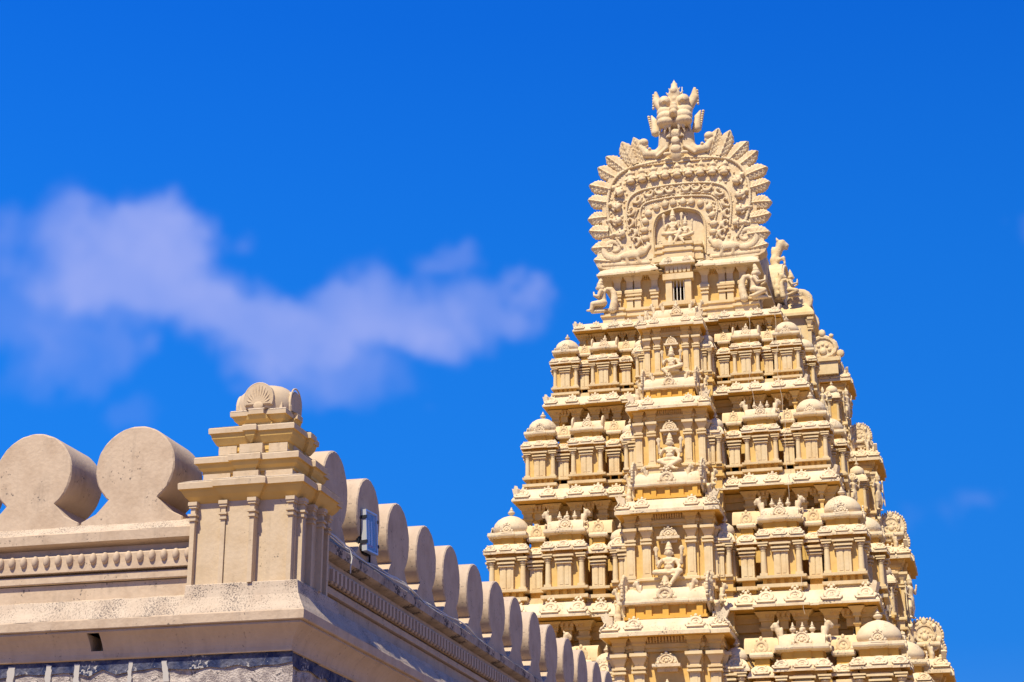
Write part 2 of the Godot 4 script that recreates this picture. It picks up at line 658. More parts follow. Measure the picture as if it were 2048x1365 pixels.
# ------------------------------------------------------------------ the temple tower
# storeys from below: height of the eave lip under the storey, half width of that lip, of the lip above it, and the central bay's lips
const ST := [
	{"y": 10.65, "hw": 10.15, "yt": 16.85, "hwt": 8.66, "cb": 9.4, "ct": 15.62},
	{"y": 16.85, "hw": 8.66, "yt": 22.4, "hwt": 7.24, "cb": 15.62, "ct": 21.12},
	{"y": 22.4, "hw": 7.24, "yt": 27.07, "hwt": 6.08, "cb": 21.12, "ct": 26.08},
	{"y": 27.07, "hw": 6.08, "yt": 31.03, "hwt": 4.89, "cb": 26.08, "ct": 30.32},
]
const DEEP := 5.0   # the long sides are this much longer, each way, than the front
var tower: Node3D
var P := {}         # prototypes of repeated parts
var G := {}         # shared meshes

func V2(a: float, b: float) -> Vector2:
	return Vector2(a, b)

func put(n: Node3D, face: int, x: float, y: float, d: float):
	if face == 0:
		n.position = Vector3(x, y, d)
	elif face == 1:
		n.position = Vector3(d, y, -x)
		n.rotation.y = PI / 2
	else:
		n.position = Vector3(-d, y, x)
		n.rotation.y = -PI / 2

func copy_part(src: Node3D, n: String, sc: Vector3) -> Node3D:
	var o: Node3D = src.duplicate()
	o.name = n
	tower.add_child(o, true)
	o.scale = sc
	return o

func shared_shapes():
	# horseshoe medallion (kudu): a rimmed shell with a bud on top and scrolls at its feet, about 1 wide
	for variant in 4:
		var st := S()
		var rr := [[.0, .03], [.22, .03], [.27, .10], [.35, .11], [.42, .08], [.46, .0]]
		if variant == 1:
			rr = [[.0, .06], [.16, .05], [.30, .03], [.34, .09], [.41, .09], [.46, .0]]
		var segs := 14
		for i in segs:
			for j in rr.size() - 1:
				var v := []
				for q in [[i, j + 1], [i + 1, j + 1], [i + 1, j], [i, j]]:
					var a: float = TAU * q[0] / segs
					var r: float = rr[q[1]][0]
					var yy := sin(a) * r
					if yy < 0.0:
						yy *= .72
					var lob := 1.0 + (.07 * sin(a * 7.0) if q[1] == rr.size() - 2 else 0.0)
					v.append(Vector3(cos(a) * r * lob, yy * lob, rr[q[1]][1]))
				quad(st, v[0], v[1], v[2], v[3])
		box(st, -.5, .5, -.42, -.3, -.05, .14)
		if variant == 1:
			for t in 5:
				var aa := PI * (t + .5) / 5.0
				ball(st, Vector3(cos(aa) * .2, -.12 + sin(aa) * .26, .05), Vector3(.06, .07, .06), 5)
			ball(st, Vector3(0, -.1, .08), Vector3(.11, .12, .08), 6)
		else:
			ball(st, Vector3(0, -.12, .06), Vector3(.17, .13, .10), 6)
			ball(st, Vector3(.02, .08, .06), Vector3(.09, .10, .10), 6)
		for s in [-1.0, 1.0]:
			ball(st, Vector3(s * .5, -.2, .05), Vector3(.12, .14, .09), 6)
			ball(st, Vector3(s * .26, .40, .06), Vector3(.08, .08, .07), 5)
		if variant < 3:
			ball(st, Vector3(0, .5, .05), Vector3(.11, .14, .1), 6)
		if variant == 2:
			for s in [-1.0, 1.0]:
				ball(st, Vector3(s * .14, .56, .12), Vector3(.1, .09, .1), 5)
				ball(st, Vector3(s * .1, .72, .06), Vector3(.05, .1, .05), 5)
		G["kudu%d" % variant] = done(st)
	# water-pot finial, 1 high
	var f := S()
	lathe(f, Vector3.ZERO, [V2(.30, 0), V2(.32, .06), V2(.16, .12), V2(.14, .18), V2(.34, .30), V2(.40, .42), V2(.33, .52), V2(.15, .58), V2(.22, .63), V2(.23, .68), V2(.10, .74), V2(.12, .82), V2(.07, .92), V2(.0, 1.0)], 8)
	G.finial = done(f)
	# slim turned column, base at 0, 1 high, bulb capital and square abacus
	var c := S()
	box(c, -.16, .16, 0, .07, -.16, .16)
	lathe(c, Vector3.ZERO, [V2(.135, .07), V2(.115, .72), V2(.10, .745), V2(.14, .77), V2(.10, .79), V2(.17, .83), V2(.17, .86), V2(.11, .885)], 8)
	box(c, -.2, .2, .885, .925, -.2, .2)
	box(c, -.15, .15, .925, .955, -.15, .15)
	box(c, -.23, .23, .955, 1.0, -.23, .23)
	G.column = done(c)
	# panelled pilaster, base at 0, 1 high, half width .3: two leaves with a groove between, stacked plates above
	var p := S()
	box(p, -.3, -.012, 0, .70, -.1, .13)
	box(p, .012, .3, 0, .70, -.1, .13)
	box(p, -.012, .012, 0, .70, -.1, .09)
	box(p, -.2, -.05, .05, .64, .13, .145)
	box(p, .05, .2, .05, .64, .13, .145)
	box(p, -.36, .36, .70, .745, -.1, .22)
	box(p, -.27, .27, .745, .785, -.1, .11)
	box(p, -.39, .39, .785, .835, -.1, .28)
	box(p, -.28, .28, .835, .90, -.1, .13)
	box(p, -.45, .45, .90, .955, -.1, .34)
	box(p, -.33, .33, .955, 1.0, -.1, .17)
	G.panel = done(p)
	# tall square pilaster with plates, flared bell and abacus, half width .17, 1 high
	var q := S()
	box(q, -.21, .21, 0, .05, -.1, .16)
	box(q, -.17, .17, .05, .64, -.1, .12)
	box(q, -.09, .09, .09, .60, .12, .135)
	box(q, -.24, .24, .64, .675, -.1, .24)
	box(q, -.17, .17, .675, .705, -.1, .13)
	box(q, -.24, .24, .705, .74, -.1, .24)
	box(q, -.155, .155, .74, .79, -.1, .11)
	sweep(q, rect4(-.155, .155, -.1, .11), [V2(0, .79), V2(.05, .84), V2(.11, .91)])
	box(q, -.29, .29, .91, .962, -.1, .30)
	box(q, -.16, .16, .962, 1.0, -.1, .12)
	G.pilaster = done(q)
	# a row of small pendent brackets, 1 long
	var d := S()
	for i in 7:
		var x := -.5 + (i + .5) / 7.0
		box(d, x - .042, x + .042, .04, .20, 0, .16)
		box(d, x - .026, x + .026, -.05, .04, 0, .09)
	G.dentils = done(d)
	# rearing yali (lion beast) looking along +x, feet at 0, about 1 high
	G.yali = sculpt([
		["c", Vector3(-.1, .0, 0), Vector3(-.12, .34, 0), .17, .16], ["c", Vector3(-.12, .34, 0), Vector3(.02, .64, 0), .16, .13], ["c", Vector3(.02, .64, 0), Vector3(.10, .84, 0), .13, .13],
		["e", Vector3(.13, .86, 0), Vector3(.19, .14, .14)], ["e", Vector3(.29, .80, 0), Vector3(.11, .08, .09)], ["c", Vector3(.24, .70, 0), Vector3(.34, .68, 0), .045, .035],
		["c", Vector3(.02, .96, .10), Vector3(-.05, 1.08, .12), .05, .02], ["c", Vector3(.02, .96, -.10), Vector3(-.05, 1.08, -.12), .05, .02], ["e", Vector3(.2, .93, .09), Vector3(.05, .05, .05)], ["e", Vector3(.2, .93, -.09), Vector3(.05, .05, .05)],
		["c", Vector3(-.02, .30, .12), Vector3(.20, .36, .14), .06, .05], ["c", Vector3(.20, .36, .14), Vector3(.24, .16, .15), .05, .045], ["e", Vector3(-.16, .62, 0), Vector3(.08, .2, .1)],
		["c", Vector3(-.05, .06, .12), Vector3(.16, .02, .16), .1, .07]], .045, .05)
	# small leaf antefix for eave corners
	var l := S()
	extrude(l, PackedVector2Array([V2(-.16, 0), V2(.12, 0), V2(.22, .18), V2(.34, .5), V2(.2, .42), V2(.1, .62), V2(-.02, .42), V2(-.16, .38)]), -.09, .09)
	G.antefix = done(l)

func ball(st: SurfaceTool, at: Vector3, r: Vector3, segs := 8):
	var n := segs / 2 + 1
	for i in segs:
		for j in n:
			var v := []
			var nn := []
			for q in [[i + 1, j], [i, j], [i, j + 1], [i + 1, j + 1]]:
				var a: float = TAU * q[0] / segs
				var b: float = PI * q[1] / n - PI / 2
				var u := Vector3(cos(b) * cos(a), sin(b), cos(b) * sin(a))
				v.append(at + u * r)
				nn.append((u / r).normalized())
			quadn(st, v, nn)

func proto(n: String, mesh: Mesh, mat: Material) -> MeshInstance3D:
	var o := MeshInstance3D.new()
	o.name = n
	o.mesh = mesh
	o.material_override = mat
	return o

const EAVE := [Vector2(-.30, .03), Vector2(-.02, .0), Vector2(0, .0), Vector2(0, .09), Vector2(-.03, .10), Vector2(-.07, .24), Vector2(-.15, .37), Vector2(-.27, .47), Vector2(-.36, .50)]

func add_eave(par: Node3D, plan: Array, y: float, at := Vector3.ZERO) -> MeshInstance3D:
	var pr := []
	for e in EAVE:
		pr.append(V2(e.x, y + e.y))
	return eave_pair(par, "eave", plan, pr, at)

# an eave and its underside, coloured with the orange of bounced light
func eave_pair(par: Node3D, n: String, plan: Array, pr: Array, at := Vector3.ZERO) -> MeshInstance3D:
	var key := str([plan, pr])
	if not G.has(key):
		var st := S()
		sweep(st, plan, pr.slice(1), true, true)
		var so := S()
		sweep(so, plan, pr.slice(0, 2), true, false, true)
		G[key] = [done(st), done(so)]
	var o := part(par, n, G[key][0], M.eave, at)
	part(par, "soffit", G[key][1], M.ochre_shade, at)
	return o

func shrine_base(st: SurfaceTool, hx: float, hz: float):
	sweep(st, rect(hx, hz), [V2(-.05, 1.40), V2(-.05, 3.02)], true, true)

func shrine_slabs(par: Node3D, hx: float, hz: float):
	var st := S()
	sweep(st, rect(hx, hz), [V2(.0, .70), V2(0, .92), V2(.14, .92), V2(.14, 1.0), V2(-.06, 1.06), V2(-.06, 1.32), V2(.1, 1.32), V2(.1, 1.39), V2(-.06, 1.395)], true)
	for i in 5:
		var x := -hx + .12 + (2 * hx - .24) * i / 4.0
		box(st, x - .09, x + .09, 1.07, 1.31, hz - .1, hz + .04)
	part(par, "plinth", done(st), M.ochre_shade)  # recess bands coloured with the orange of their shade
	st = S()
	sweep(st, rect(hx, hz), [V2(.13, .90), V2(.195, .905), V2(.2, 1.05), V2(-.08, 1.07)], true, false, true)
	part(par, "plinth_slab", done(st), M.cream)
	st = S()
	sweep(st, rect(hx, hz), [V2(-.1, 1.30), V2(.19, 1.305), V2(.2, 1.415), V2(-.08, 1.425)], true, false, true)
	part(par, "plinth_slab", done(st), M.cream)

func make_prototypes():
	shared_shapes()
	# corner shrine: square, domed
	var st := S()
	shrine_base(st, .74, .74)
	var k := proto("corner_shrine", done(st), M.wall)
	shrine_slabs(k, .74, .74)
	for q in [[-.70, .70], [.70, .70], [.70, -.70], [-.70, -.70]]:
		part(k, "column", G.column, M.cream, Vector3(q[0], 1.42, q[1]), 0, Vector3(1, 1.42, 1))
	for t in 4:
		var a := t * PI / 2
		part(k, "pilaster", G.panel, M.cream, Vector3(sin(a) * .74, 1.42, cos(a) * .74), a, Vector3(1, 1.42, 1))
	add_eave(k, stepped(1.02, 1.02, .42, .07), 2.98)
	for t in 4:
		for x in [-.72, 0.0, .72]:
			var a := t * PI / 2
			var o := part(k, "medallion", G.kudu3, M.eave, Vector3(0, 3.25, .93 if x != 0.0 else .99).rotated(Vector3.UP, a) + Vector3(x, 0, 0).rotated(Vector3.UP, a), a, Vector3(.50, .40, .4))
			o.rotation.x = -.5
	var s2 := S()
	sweep(s2, stepped(.66, .66, .3, .06), [V2(0, 3.46), V2(0, 3.76)])
	part(k, "neck", done(s2), M.ochre_shade)
	s2 = S()
	sweep(s2, stepped(.86, .86, .34, .07), [V2(-.2, 3.74), V2(0, 3.80), V2(.02, 3.86), V2(0, 3.98), V2(-.3, 4.02)], true, true)
	part(k, "roof_slab", done(s2), M.eave)
	var s3 := S()
	lathe(s3, Vector3.ZERO, [V2(.62, 3.99), V2(.72, 4.04), V2(.79, 4.16), V2(.80, 4.28), V2(.74, 4.46), V2(.60, 4.64), V2(.40, 4.78), V2(.20, 4.86), V2(.10, 4.88), V2(.0, 4.88)], 20, .22)
	part(k, "dome", done(s3), M.eave)
	for t in 4:
		var a := t * PI / 2
		var o := part(k, "medallion", G.kudu1, M.eave, Vector3(sin(a) * .86, 4.12, cos(a) * .86), a, Vector3(.50, .50, .5))
		o.rotation.x = -.12
	part(k, "finial", G.finial, M.eave, Vector3(0, 4.85, 0), 0, Vector3(.42, .46, .42))
	P.corner = k
	# barrel shrine, plain and with beasts
	for v in 2:
		st = S()
		shrine_base(st, .84, .60)
		var b := proto("barrel_shrine", done(st), M.wall)
		shrine_slabs(b, .84, .60)
		for x in [-.74, .74]:
			part(b, "column", G.column, M.cream, Vector3(x, 1.42, .62), 0, Vector3(1, 1.42, 1))
		part(b, "pilaster", G.panel, M.cream, Vector3(0, 1.42, .64), 0, Vector3(1, 1.42, 1))
		add_eave(b, stepped(1.02, .86, .40, .08), 2.98)
		for x in [-.72, 0.0, .72]:
			var o := part(b, "medallion", G.kudu3, M.eave, Vector3(x, 3.25, .78 if x != 0.0 else .85), 0, Vector3(.54, .42, .4))
			o.rotation.x = -.45
		s2 = S()
		sweep(s2, stepped(.70, .52, .3, .06), [V2(0, 3.46), V2(0, 3.76)])
		part(b, "neck", done(s2), M.ochre_shade)
		s2 = S()
		sweep(s2, stepped(.92, .72, .36, .06), [V2(-.2, 3.74), V2(0, 3.80), V2(.02, 3.86), V2(0, 3.98), V2(-.25, 4.02)], true, true)
		part(b, "roof_slab", done(s2), M.eave)
		s3 = S()
		barrel(s3, .80, .46, .48, 4.0)
		part(b, "barrel_roof", done(s3), M.eave)
		var o2 := part(b, "medallion", G.kudu1, M.eave, Vector3(0, 4.2, .52), 0, Vector3(.6, .62, .5))
		o2.rotation.x = -.15
		if v == 1:
			for x in [-.82, .82]:
				var y := part(b, "yali", G.yali, M.stucco, Vector3(x, 3.98, .22), 0.0 if x > 0 else PI, Vector3(.72, .92, .8))
				y.rotation.z = 0.0
			for x in [-.34, 0.0, .34]:
				part(b, "finial", G.finial, M.eave, Vector3(x, 4.44, .05), 0, Vector3(.3, .48, .3))
		else:
			for x in [-.82, .82]:
				var gs := S()
				lathe(gs, Vector3.ZERO, [V2(.0, -.06), V2(.5, -.06), V2(.56, 0), V2(.5, .06), V2(.3, .08), V2(.0, .1)], 14)
				var go := part(b, "gable", done(gs), M.stucco, Vector3(x, 4.26, 0))
				go.rotation.z = -PI / 2 if x > 0 else PI / 2
				go.scale = Vector3(.9, 1, .95)
			part(b, "finial", G.finial, M.eave, Vector3(0, 4.46, .05), 0, Vector3(.36, .5, .36))
		P["barrel%d" % v] = b
	# narrow panel shrine between the larger ones
	st = S()
	shrine_base(st, .30, .40)
	var pn := proto("panel_shrine", done(st), M.wall)
	shrine_slabs(pn, .30, .40)
	part(pn, "pilaster", G.panel, M.cream, Vector3(0, 1.42, .42), 0, Vector3(.92, 1.30, 1))
	add_eave(pn, rect(.50, .66), 2.84)
	var o3 := part(pn, "medallion", G.kudu3, M.eave, Vector3(0, 3.12, .58), 0, Vector3(.52, .42, .4))
	o3.rotation.x = -.45
	s2 = S()
	sweep(s2, rect(.26, .34), [V2(0, 3.3), V2(0, 3.60)])
	part(pn, "neck", done(s2), M.ochre_shade)
	s2 = S()
	sweep(s2, rect(.40, .50), [V2(-.1, 3.58), V2(0, 3.62), V2(.02, 3.70), V2(0, 3.76), V2(-.05, 3.80)], true, true)
	part(pn, "roof_slab", done(s2), M.eave)
	s3 = S()
	barrel(s3, .60, .42, .66, 3.76)
	part(pn, "barrel_roof", done(s3), M.cream)
	part(pn, "medallion", G.kudu0, M.cream, Vector3(0, 3.98, .40), 0, Vector3(.58, .66, .35))
	P.panel = pn
	make_bay()

# a barrel vault along x, half length hl, half depth r, height h, springing at y
func barrel(st: SurfaceTool, hl: float, r: float, h: float, y: float):
	var n := 10
	var pts := []
	for i in n + 1:
		var a := PI * i / n
		var bulge := 1.0 + .06 * sin(a) * absf(cos(a)) * 2.0
		pts.append(V2(cos(a) * r * bulge, y + pow(sin(a), .8) * h))
	for i in n:
		var p0: Vector2 = pts[i]
		var p1: Vector2 = pts[i + 1]
		var n0 := Vector3(0, (p0.y - y) / (h * h), p0.x / (r * r)).normalized()
		var n1 := Vector3(0, (p1.y - y) / (h * h), p1.x / (r * r)).normalized()
		quadn(st, [Vector3(-hl, p0.y, p0.x), Vector3(hl, p0.y, p0.x), Vector3(hl, p1.y, p1.x), Vector3(-hl, p1.y, p1.x)], [n0, n0, n1, n1])
		tri(st, Vector3(hl, y, 0), Vector3(hl, p1.y, p1.x), Vector3(hl, p0.y, p0.x))
		tri(st, Vector3(-hl, y, 0), Vector3(-hl, p0.y, p0.x), Vector3(-hl, p1.y, p1.x))

# the projecting central bay: barrel over the lower eave, pilastered wall with a niche, frieze and eave; y 0 at the lower lip, z 0 at its wall
func make_bay():
	var st := S()
	box(st, -1.92, 1.92, .5, 5.42, -2.2, 0)
	sweep(st, [V2(-2.62, -2.2), V2(-2.62, -.45), V2(-1.921, -.45)], [V2(0, .5), V2(0, 2.1), V2(.14, 2.1), V2(.14, 2.24), V2(.02, 2.25), V2(.02, 2.56), V2(.12, 2.56), V2(.12, 2.7), V2(0, 2.71), V2(0, 4.2)], false)
	sweep(st, [V2(1.921, -.45), V2(2.62, -.45), V2(2.62, -2.2)], [V2(0, .5), V2(0, 2.1), V2(.14, 2.1), V2(.14, 2.24), V2(.02, 2.25), V2(.02, 2.56), V2(.12, 2.56), V2(.12, 2.7), V2(0, 2.71), V2(0, 4.2)], false)
	var b := proto("central_bay", done(st), M.wall)
	var s := S()
	box(s, -1.7, 1.7, .55, 1.3, .002, 1.42)
	for i in 5:
		var x := -1.45 + i * .725
		box(s, x - .13, x + .13, .80, 1.3, 1.42, 1.52)
	box(s, -1.78, 1.78, .70, .82, .002, 1.6)
	part(b, "neck", done(s), M.ochre_shade)
	s = S()
	sweep(s, [V2(-2.0, .003), V2(-2.0, 1.62), V2(-1.0, 1.62), V2(-1.0, 1.68), V2(1.0, 1.68), V2(1.0, 1.62), V2(2.0, 1.62), V2(2.0, .003)], [V2(-.2, 1.28), V2(0, 1.33), V2(.02, 1.4), V2(0, 1.5), V2(-.1, 1.53)], true, true, true)
	part(b, "base_slab", done(s), M.eave)
	s = S()
	barrel(s, 1.78, .62, .56, 0)
	part(b, "barrel_roof", done(s), M.eave, Vector3(0, 1.52, .95))
	for x in [-1.78, -1.16, 1.16, 1.78]:
		part(b, "yali", G.yali, M.stucco, Vector3(x, 1.5, 1.38), 0.0 if x > 0 else PI, Vector3(.66, .86, .85))
	part(b, "medallion", G.kudu2, M.stucco, Vector3(0, 1.70, 1.60), 0, Vector3(.82, .74, .7))
	for sx in [-1.0, 1.0]:
		var gs := S()
		lathe(gs, Vector3.ZERO, [V2(.0, -.05), V2(.74, -.05), V2(.82, 0), V2(.74, .08), V2(.55, .08), V2(.5, .03), V2(.25, .04), V2(.2, .1), V2(.0, .12)], 18)
		var go := part(b, "gable", done(gs), M.stucco, Vector3(sx * 1.80, 1.78, .95))
		go.rotation.z = -PI / 2 * sx
		part(b, "medallion", G.kudu1, M.stucco, Vector3(sx * 1.86, 1.86, .95), PI / 2 * sx, Vector3(1.25, 1.25, .7))
		var rim := S()
		for i in 21:
			var an := PI * (i - 1.5) / 17.0
			ball(rim, Vector3(0, sin(an) * .82, cos(an) * .82), Vector3(.08, .07 + .03 * (i % 3), .07), 5)
		var ro := part(b, "gable_crest", done(rim), M.stucco, Vector3(sx * 1.82, 1.80, .95))
		ro.set_meta("kind", "stuff")
		part(b, "pilaster", G.pilaster, M.cream, Vector3(sx * 1.92, 2.705, -.35), PI / 2 * sx, Vector3(1.0, 2.24, 1.0))
		# the returns of the bay, seen on the long sides
		part(b, "column", G.column, M.cream, Vector3(sx * 2.62, 2.7, -.95), 0, Vector3(1, 1.45, 1))
		part(b, "column", G.column, M.cream, Vector3(sx * 2.62, 2.7, -1.95), 0, Vector3(1, 1.45, 1))
		part(b, "pilaster", G.panel, M.cream, Vector3(sx * 2.63, 2.7, -1.45), PI / 2 * sx, Vector3(.7, 1.45, 1))
		for z in [-1.0, -1.6]:
			var mo := part(b, "medallion", G.kudu3, M.eave, Vector3(sx * 2.82, 4.44, z), PI / 2 * sx, Vector3(.5, .5, .5))
			mo.rotation.x = -.4
		for z in [.25, -.45, -1.2]:
			var mo := part(b, "medallion", G.kudu0, M.eave, Vector3(sx * 2.16, 5.88, z), PI / 2 * sx, Vector3(.62, .6, .5))
			mo.rotation.x = -.5
		part(b, "yali", G.yali, M.stucco, Vector3(sx * 1.78, 6.05, -.15), -PI / 2 if sx > 0 else PI / 2, Vector3(.62, .72, .8))
		part(b, "yali", G.yali, M.stucco, Vector3(sx * 1.72, 6.05, -.95), 0.0 if sx > 0 else PI, Vector3(.62, .85, .9))
		var dm := S()
		lathe(dm, Vector3.ZERO, [V2(.38, 0), V2(.44, .12), V2(.38, .32), V2(.2, .46), V2(0, .52)], 12, .2)
		part(b, "dome", done(dm), M.eave, Vector3(sx * 2.33, 4.62, -.75))
		part(b, "finial", G.finial, M.eave, Vector3(sx * 2.33, 5.1, -.75), 0, Vector3(.3, .34, .3))
		part(b, "yali", G.yali, M.stucco, Vector3(sx * 2.3, 1.5, .35), 0.0 if sx > 0 else PI, Vector3(.6, .8, .8))
	s = S()
	sweep(s, [V2(-2.06, -.4), V2(-2.06, .2), V2(-1.32, .2), V2(-1.32, .34), V2(1.32, .34), V2(1.32, .2), V2(2.06, .2), V2(2.06, -.4)], [V2(-.1, 2.10), V2(0, 2.12), V2(0, 2.24), V2(-.12, 2.25), V2(-.12, 2.56), V2(0, 2.58), V2(0, 2.68), V2(-.05, 2.71)], true, true, true)
	part(b, "plinth", done(s), M.cream)
	for x in [-1.7, -.98, .98, 1.7]:
		part(b, "pilaster", G.pilaster, M.cream, Vector3(x, 2.705, .03 if absf(x) > 1.3 else .12), 0, Vector3(1.05, 2.24, 1.1))
	s = S()
	box(s, -.285, .285, 2.705, 4.9, -.1, .11)
	for sx in [-1.0, 1.0]:
		part(b, "niche_jamb", done(s) if sx < 0 else b.get_child(b.get_child_count() - 1).mesh, M.wall, Vector3(sx * .985, 0, 0))
	for sx in [-1.0, 1.0]:
		part(b, "column", G.column, M.cream, Vector3(sx * 2.5, 2.7, -.40), 0, Vector3(1, 1.45, 1))
		part(b, "pilaster", G.panel, M.cream, Vector3(sx * 2.12, 2.7, -.42), 0, Vector3(.6, 1.45, 1))
		add_eave(b, rect(.52, .9), 0, Vector3(sx * 2.33, 4.16, -1.05))
		var kk := part(b, "medallion", G.kudu0, M.eave, Vector3(sx * 2.33, 4.46, -.25), 0, Vector3(.6, .6, .5))
		kk.rotation.x = -.4
	# architrave and frieze
	s = S()
	sweep(s, [V2(-1.96, -1.0), V2(-1.96, .06), V2(-1.3, .06), V2(-1.3, .16), V2(1.3, .16), V2(1.3, .06), V2(1.96, .06), V2(1.96, -1.0)], [V2(-.1, 4.93), V2(0, 4.93), V2(0, 5.05), V2(.05, 5.06), V2(.05, 5.2), V2(.0, 5.21), V2(.0, 5.44)], true, false, true)
	for x in [-1.7, -.98, .98, 1.7]:
		var z := .06 if absf(x) > 1.3 else .16
		sweep(s, rect4(x - .2, x + .2, z, z + .08), [V2(0, 4.96), V2(0, 5.16), V2(.05, 5.2), V2(.05, 5.3), V2(.14, 5.44)])
	part(b, "frieze", done(s), M.wall)
	var di := 0
	for x in [-1.0, 0.0, 1.0]:
		var dn := part(b, "bracket_row", G.dentils, M.wall, Vector3(x * .78, 5.28, .16), 0, Vector3(.8, .8, .8))
		dn.set_meta("kind", "stuff")
		di += 1
	# upper eave
	eave_pair(b, "eave", [V2(-2.31, -2.0), V2(-2.31, .6), V2(-1.62, .6), V2(-1.62, .72), V2(1.62, .72), V2(1.62, .6), V2(2.31, .6), V2(2.31, -2.0)], [V2(-.62, 5.46), V2(-.05, 5.44), V2(0, 5.44), V2(.0, 5.58), V2(-.04, 5.60), V2(-.12, 5.78), V2(-.27, 5.96), V2(-.46, 6.1), V2(-.66, 6.16)])
	for x in [-1.95, -1.1, 1.1, 1.95]:
		var o := part(b, "medallion", G["kudu%d" % (1 if absf(x) > 1.5 else 0)], M.eave, Vector3(x, 5.88, .42 if absf(x) > 1.5 else .53), 0, Vector3(.6, .58, .55))
		o.rotation.x = -.5
	for sx in [-1.0, 1.0]:
		part(b, "antefix", G.antefix, M.eave, Vector3(sx * 2.0, 5.9, .38), 0.0 if sx > 0 else PI, Vector3(.9, .8, 1))
	# canopy over the niche
	s = S()
	box(s, -.50, .50, 4.34, 4.45, -.05, .40)
	box(s, -.36, .36, 4.2, 4.34, -.05, .16)
	var arc := PackedVector2Array([V2(-.42, 4.45), V2(.42, 4.45)])
	for i in 9:
		var a := PI * (i + .5) / 9.0
		arc.append(V2(cos(a) * .40, 4.46 + sin(a) * .40))
	extrude(s, arc, -.02, .26)
	part(b, "canopy", done(s), M.eave)
	part(b, "medallion", G.kudu1, M.stucco, Vector3(0, 4.60, .28), 0, Vector3(.6, .5, .5))
	P.bay = b

# closed outline of a storey's eave: the corner and barrel bays stand forward, the panel bays lie back
func storey_plan(hw: float, k: float, back_off := 0.0, mid_off := 0.0) -> Array:
	var hd := hw + DEEP
	var pts := []
	# front: x breaks measured for a half width of 8.66
	var f := [[-8.66, 0.0], [-6.18, 0.0], [-6.18, -.13 - mid_off], [-5.80, -.13 - mid_off], [-5.80, 0.03], [-3.45, 0.03], [-3.45, -.38], [3.45, -.38], [3.45, 0.03], [5.80, 0.03], [5.80, -.13 - mid_off], [6.18, -.13 - mid_off], [6.18, 0.0], [8.66, 0.0]]
	for q in f:
		pts.append(V2(q[0] * hw / 8.66, hd + q[1] * k))
	pts[0].x = -hw
	pts[pts.size() - 1].x = hw
	# right side, from the front corner backwards
	var r := [[hd - 2.48 * k, 0.0], [hd - 2.48 * k, -.13 - mid_off], [hd - 2.9 * k, -.13 - mid_off], [hd - 2.9 * k, .03], [hd - 5.2 * k, .03], [hd - 5.2 * k, -.2], [hd - 5.6 * k, -.2], [hd - 5.6 * k, .1], [hd - 8.0 * k, .1], [hd - 8.0 * k, -.3]]
	for q in r:
		pts.append(V2(hw + q[1] * k, q[0]))
	for i in range(r.size() - 1, -1, -1):
		pts.append(V2(hw + r[i][1] * k, -r[i][0]))
	pts.append(V2(hw, -hd))
	pts.append(V2(-hw, -hd))
	for i in r.size():
		pts.append(V2(-hw - r[i][1] * k, -r[i][0]))
	for i in range(r.size() - 1, -1, -1):
		pts.append(V2(-hw - r[i][1] * k, r[i][0]))
	return pts

func build_tower():
	tower = thing("temple_tower", "tall cream carved temple tower of stepped storeys crowned by a horseshoe arch", "tower", Vector3(TX, 0, TZ))
	make_prototypes()
	# plain lower body below the picture
	var st := S()
	sweep(st, rect(10.2, 10.2 + DEEP), [V2(2.2, 0), V2(2.2, .8), V2(1.8, .9), V2(1.6, 3.6), V2(2.0, 3.8), V2(2.1, 4.2), V2(1.2, 4.7), V2(.9, 4.8), V2(.8, 9.4), V2(.0, 9.5), V2(0, 10.2)], true, true)
	part(tower, "base_storey", done(st), M.wall)
	main_eave(10.65, 10.15, 1.1, 0)
	for i in ST.size():
		storey(i)
	crown()

# the large eave at a storey's foot with its medallions
func main_eave(y: float, hw: float, k: float, i: int):
	var st := S()
	var pr := []
	for q in [V2(-.95, -.02), V2(-.06, .0), V2(0, .0), V2(0, .10), V2(-.03, .12), V2(-.10, .26), V2(-.22, .43), V2(-.38, .58), V2(-.56, .70), V2(-.66, .76), V2(-.8, .78)]:
		pr.append(V2(q.x * k, y + q.y * k))
	sweep(st, storey_plan(hw, k), pr.slice(1), true, true)
	var e := part(tower, "storey_eave", done(st), M.eave)
	st = S()
	sweep(st, storey_plan(hw, k), pr.slice(0, 2), true, false, true)
	part(e, "soffit", done(st), M.ochre_shade)
	var hd := hw + DEEP
	var xs := [-8.1, -6.7, -5.2, -4.0, -3.1, 3.1, 4.0, 5.2, 6.7, 8.1]
	for x in xs:
		var z := hd - .17 * k - (.38 * k if absf(x) < 3.4 else 0.0)
		var o := part(e, "medallion", G["kudu%d" % (2 if i == 1 else [0, 1][absi(int(x * 3)) % 2])], M.eave, Vector3(x * hw / 8.66, y + .42 * k, z), 0, Vector3(.76, .74, .6) * k)
		o.rotation.x = -.55
	for zz in [.6, 2.0, 3.5, 4.7, 6.2, 7.4]:
		var o := part(e, "medallion", G["kudu%d" % (2 if i == 1 else 0)], M.eave, Vector3(hw - .17 * k, y + .42 * k, hd - zz * k), PI / 2, Vector3(.76, .74, .6) * k)
		o.rotation_order = EULER_ORDER_YXZ
		o.rotation.x = -.55
	for q in [[-hw + .25 * k, hd - .25 * k, PI - .7], [hw - .25 * k, hd - .25 * k, -.75], [hw - .3 * k, hd - 2.4 * k, 0.0]]:
		part(e, "antefix", G.antefix, M.eave, Vector3(q[0], y + .3 * k, q[1]), q[2], Vector3(1, 1, 1) * k)

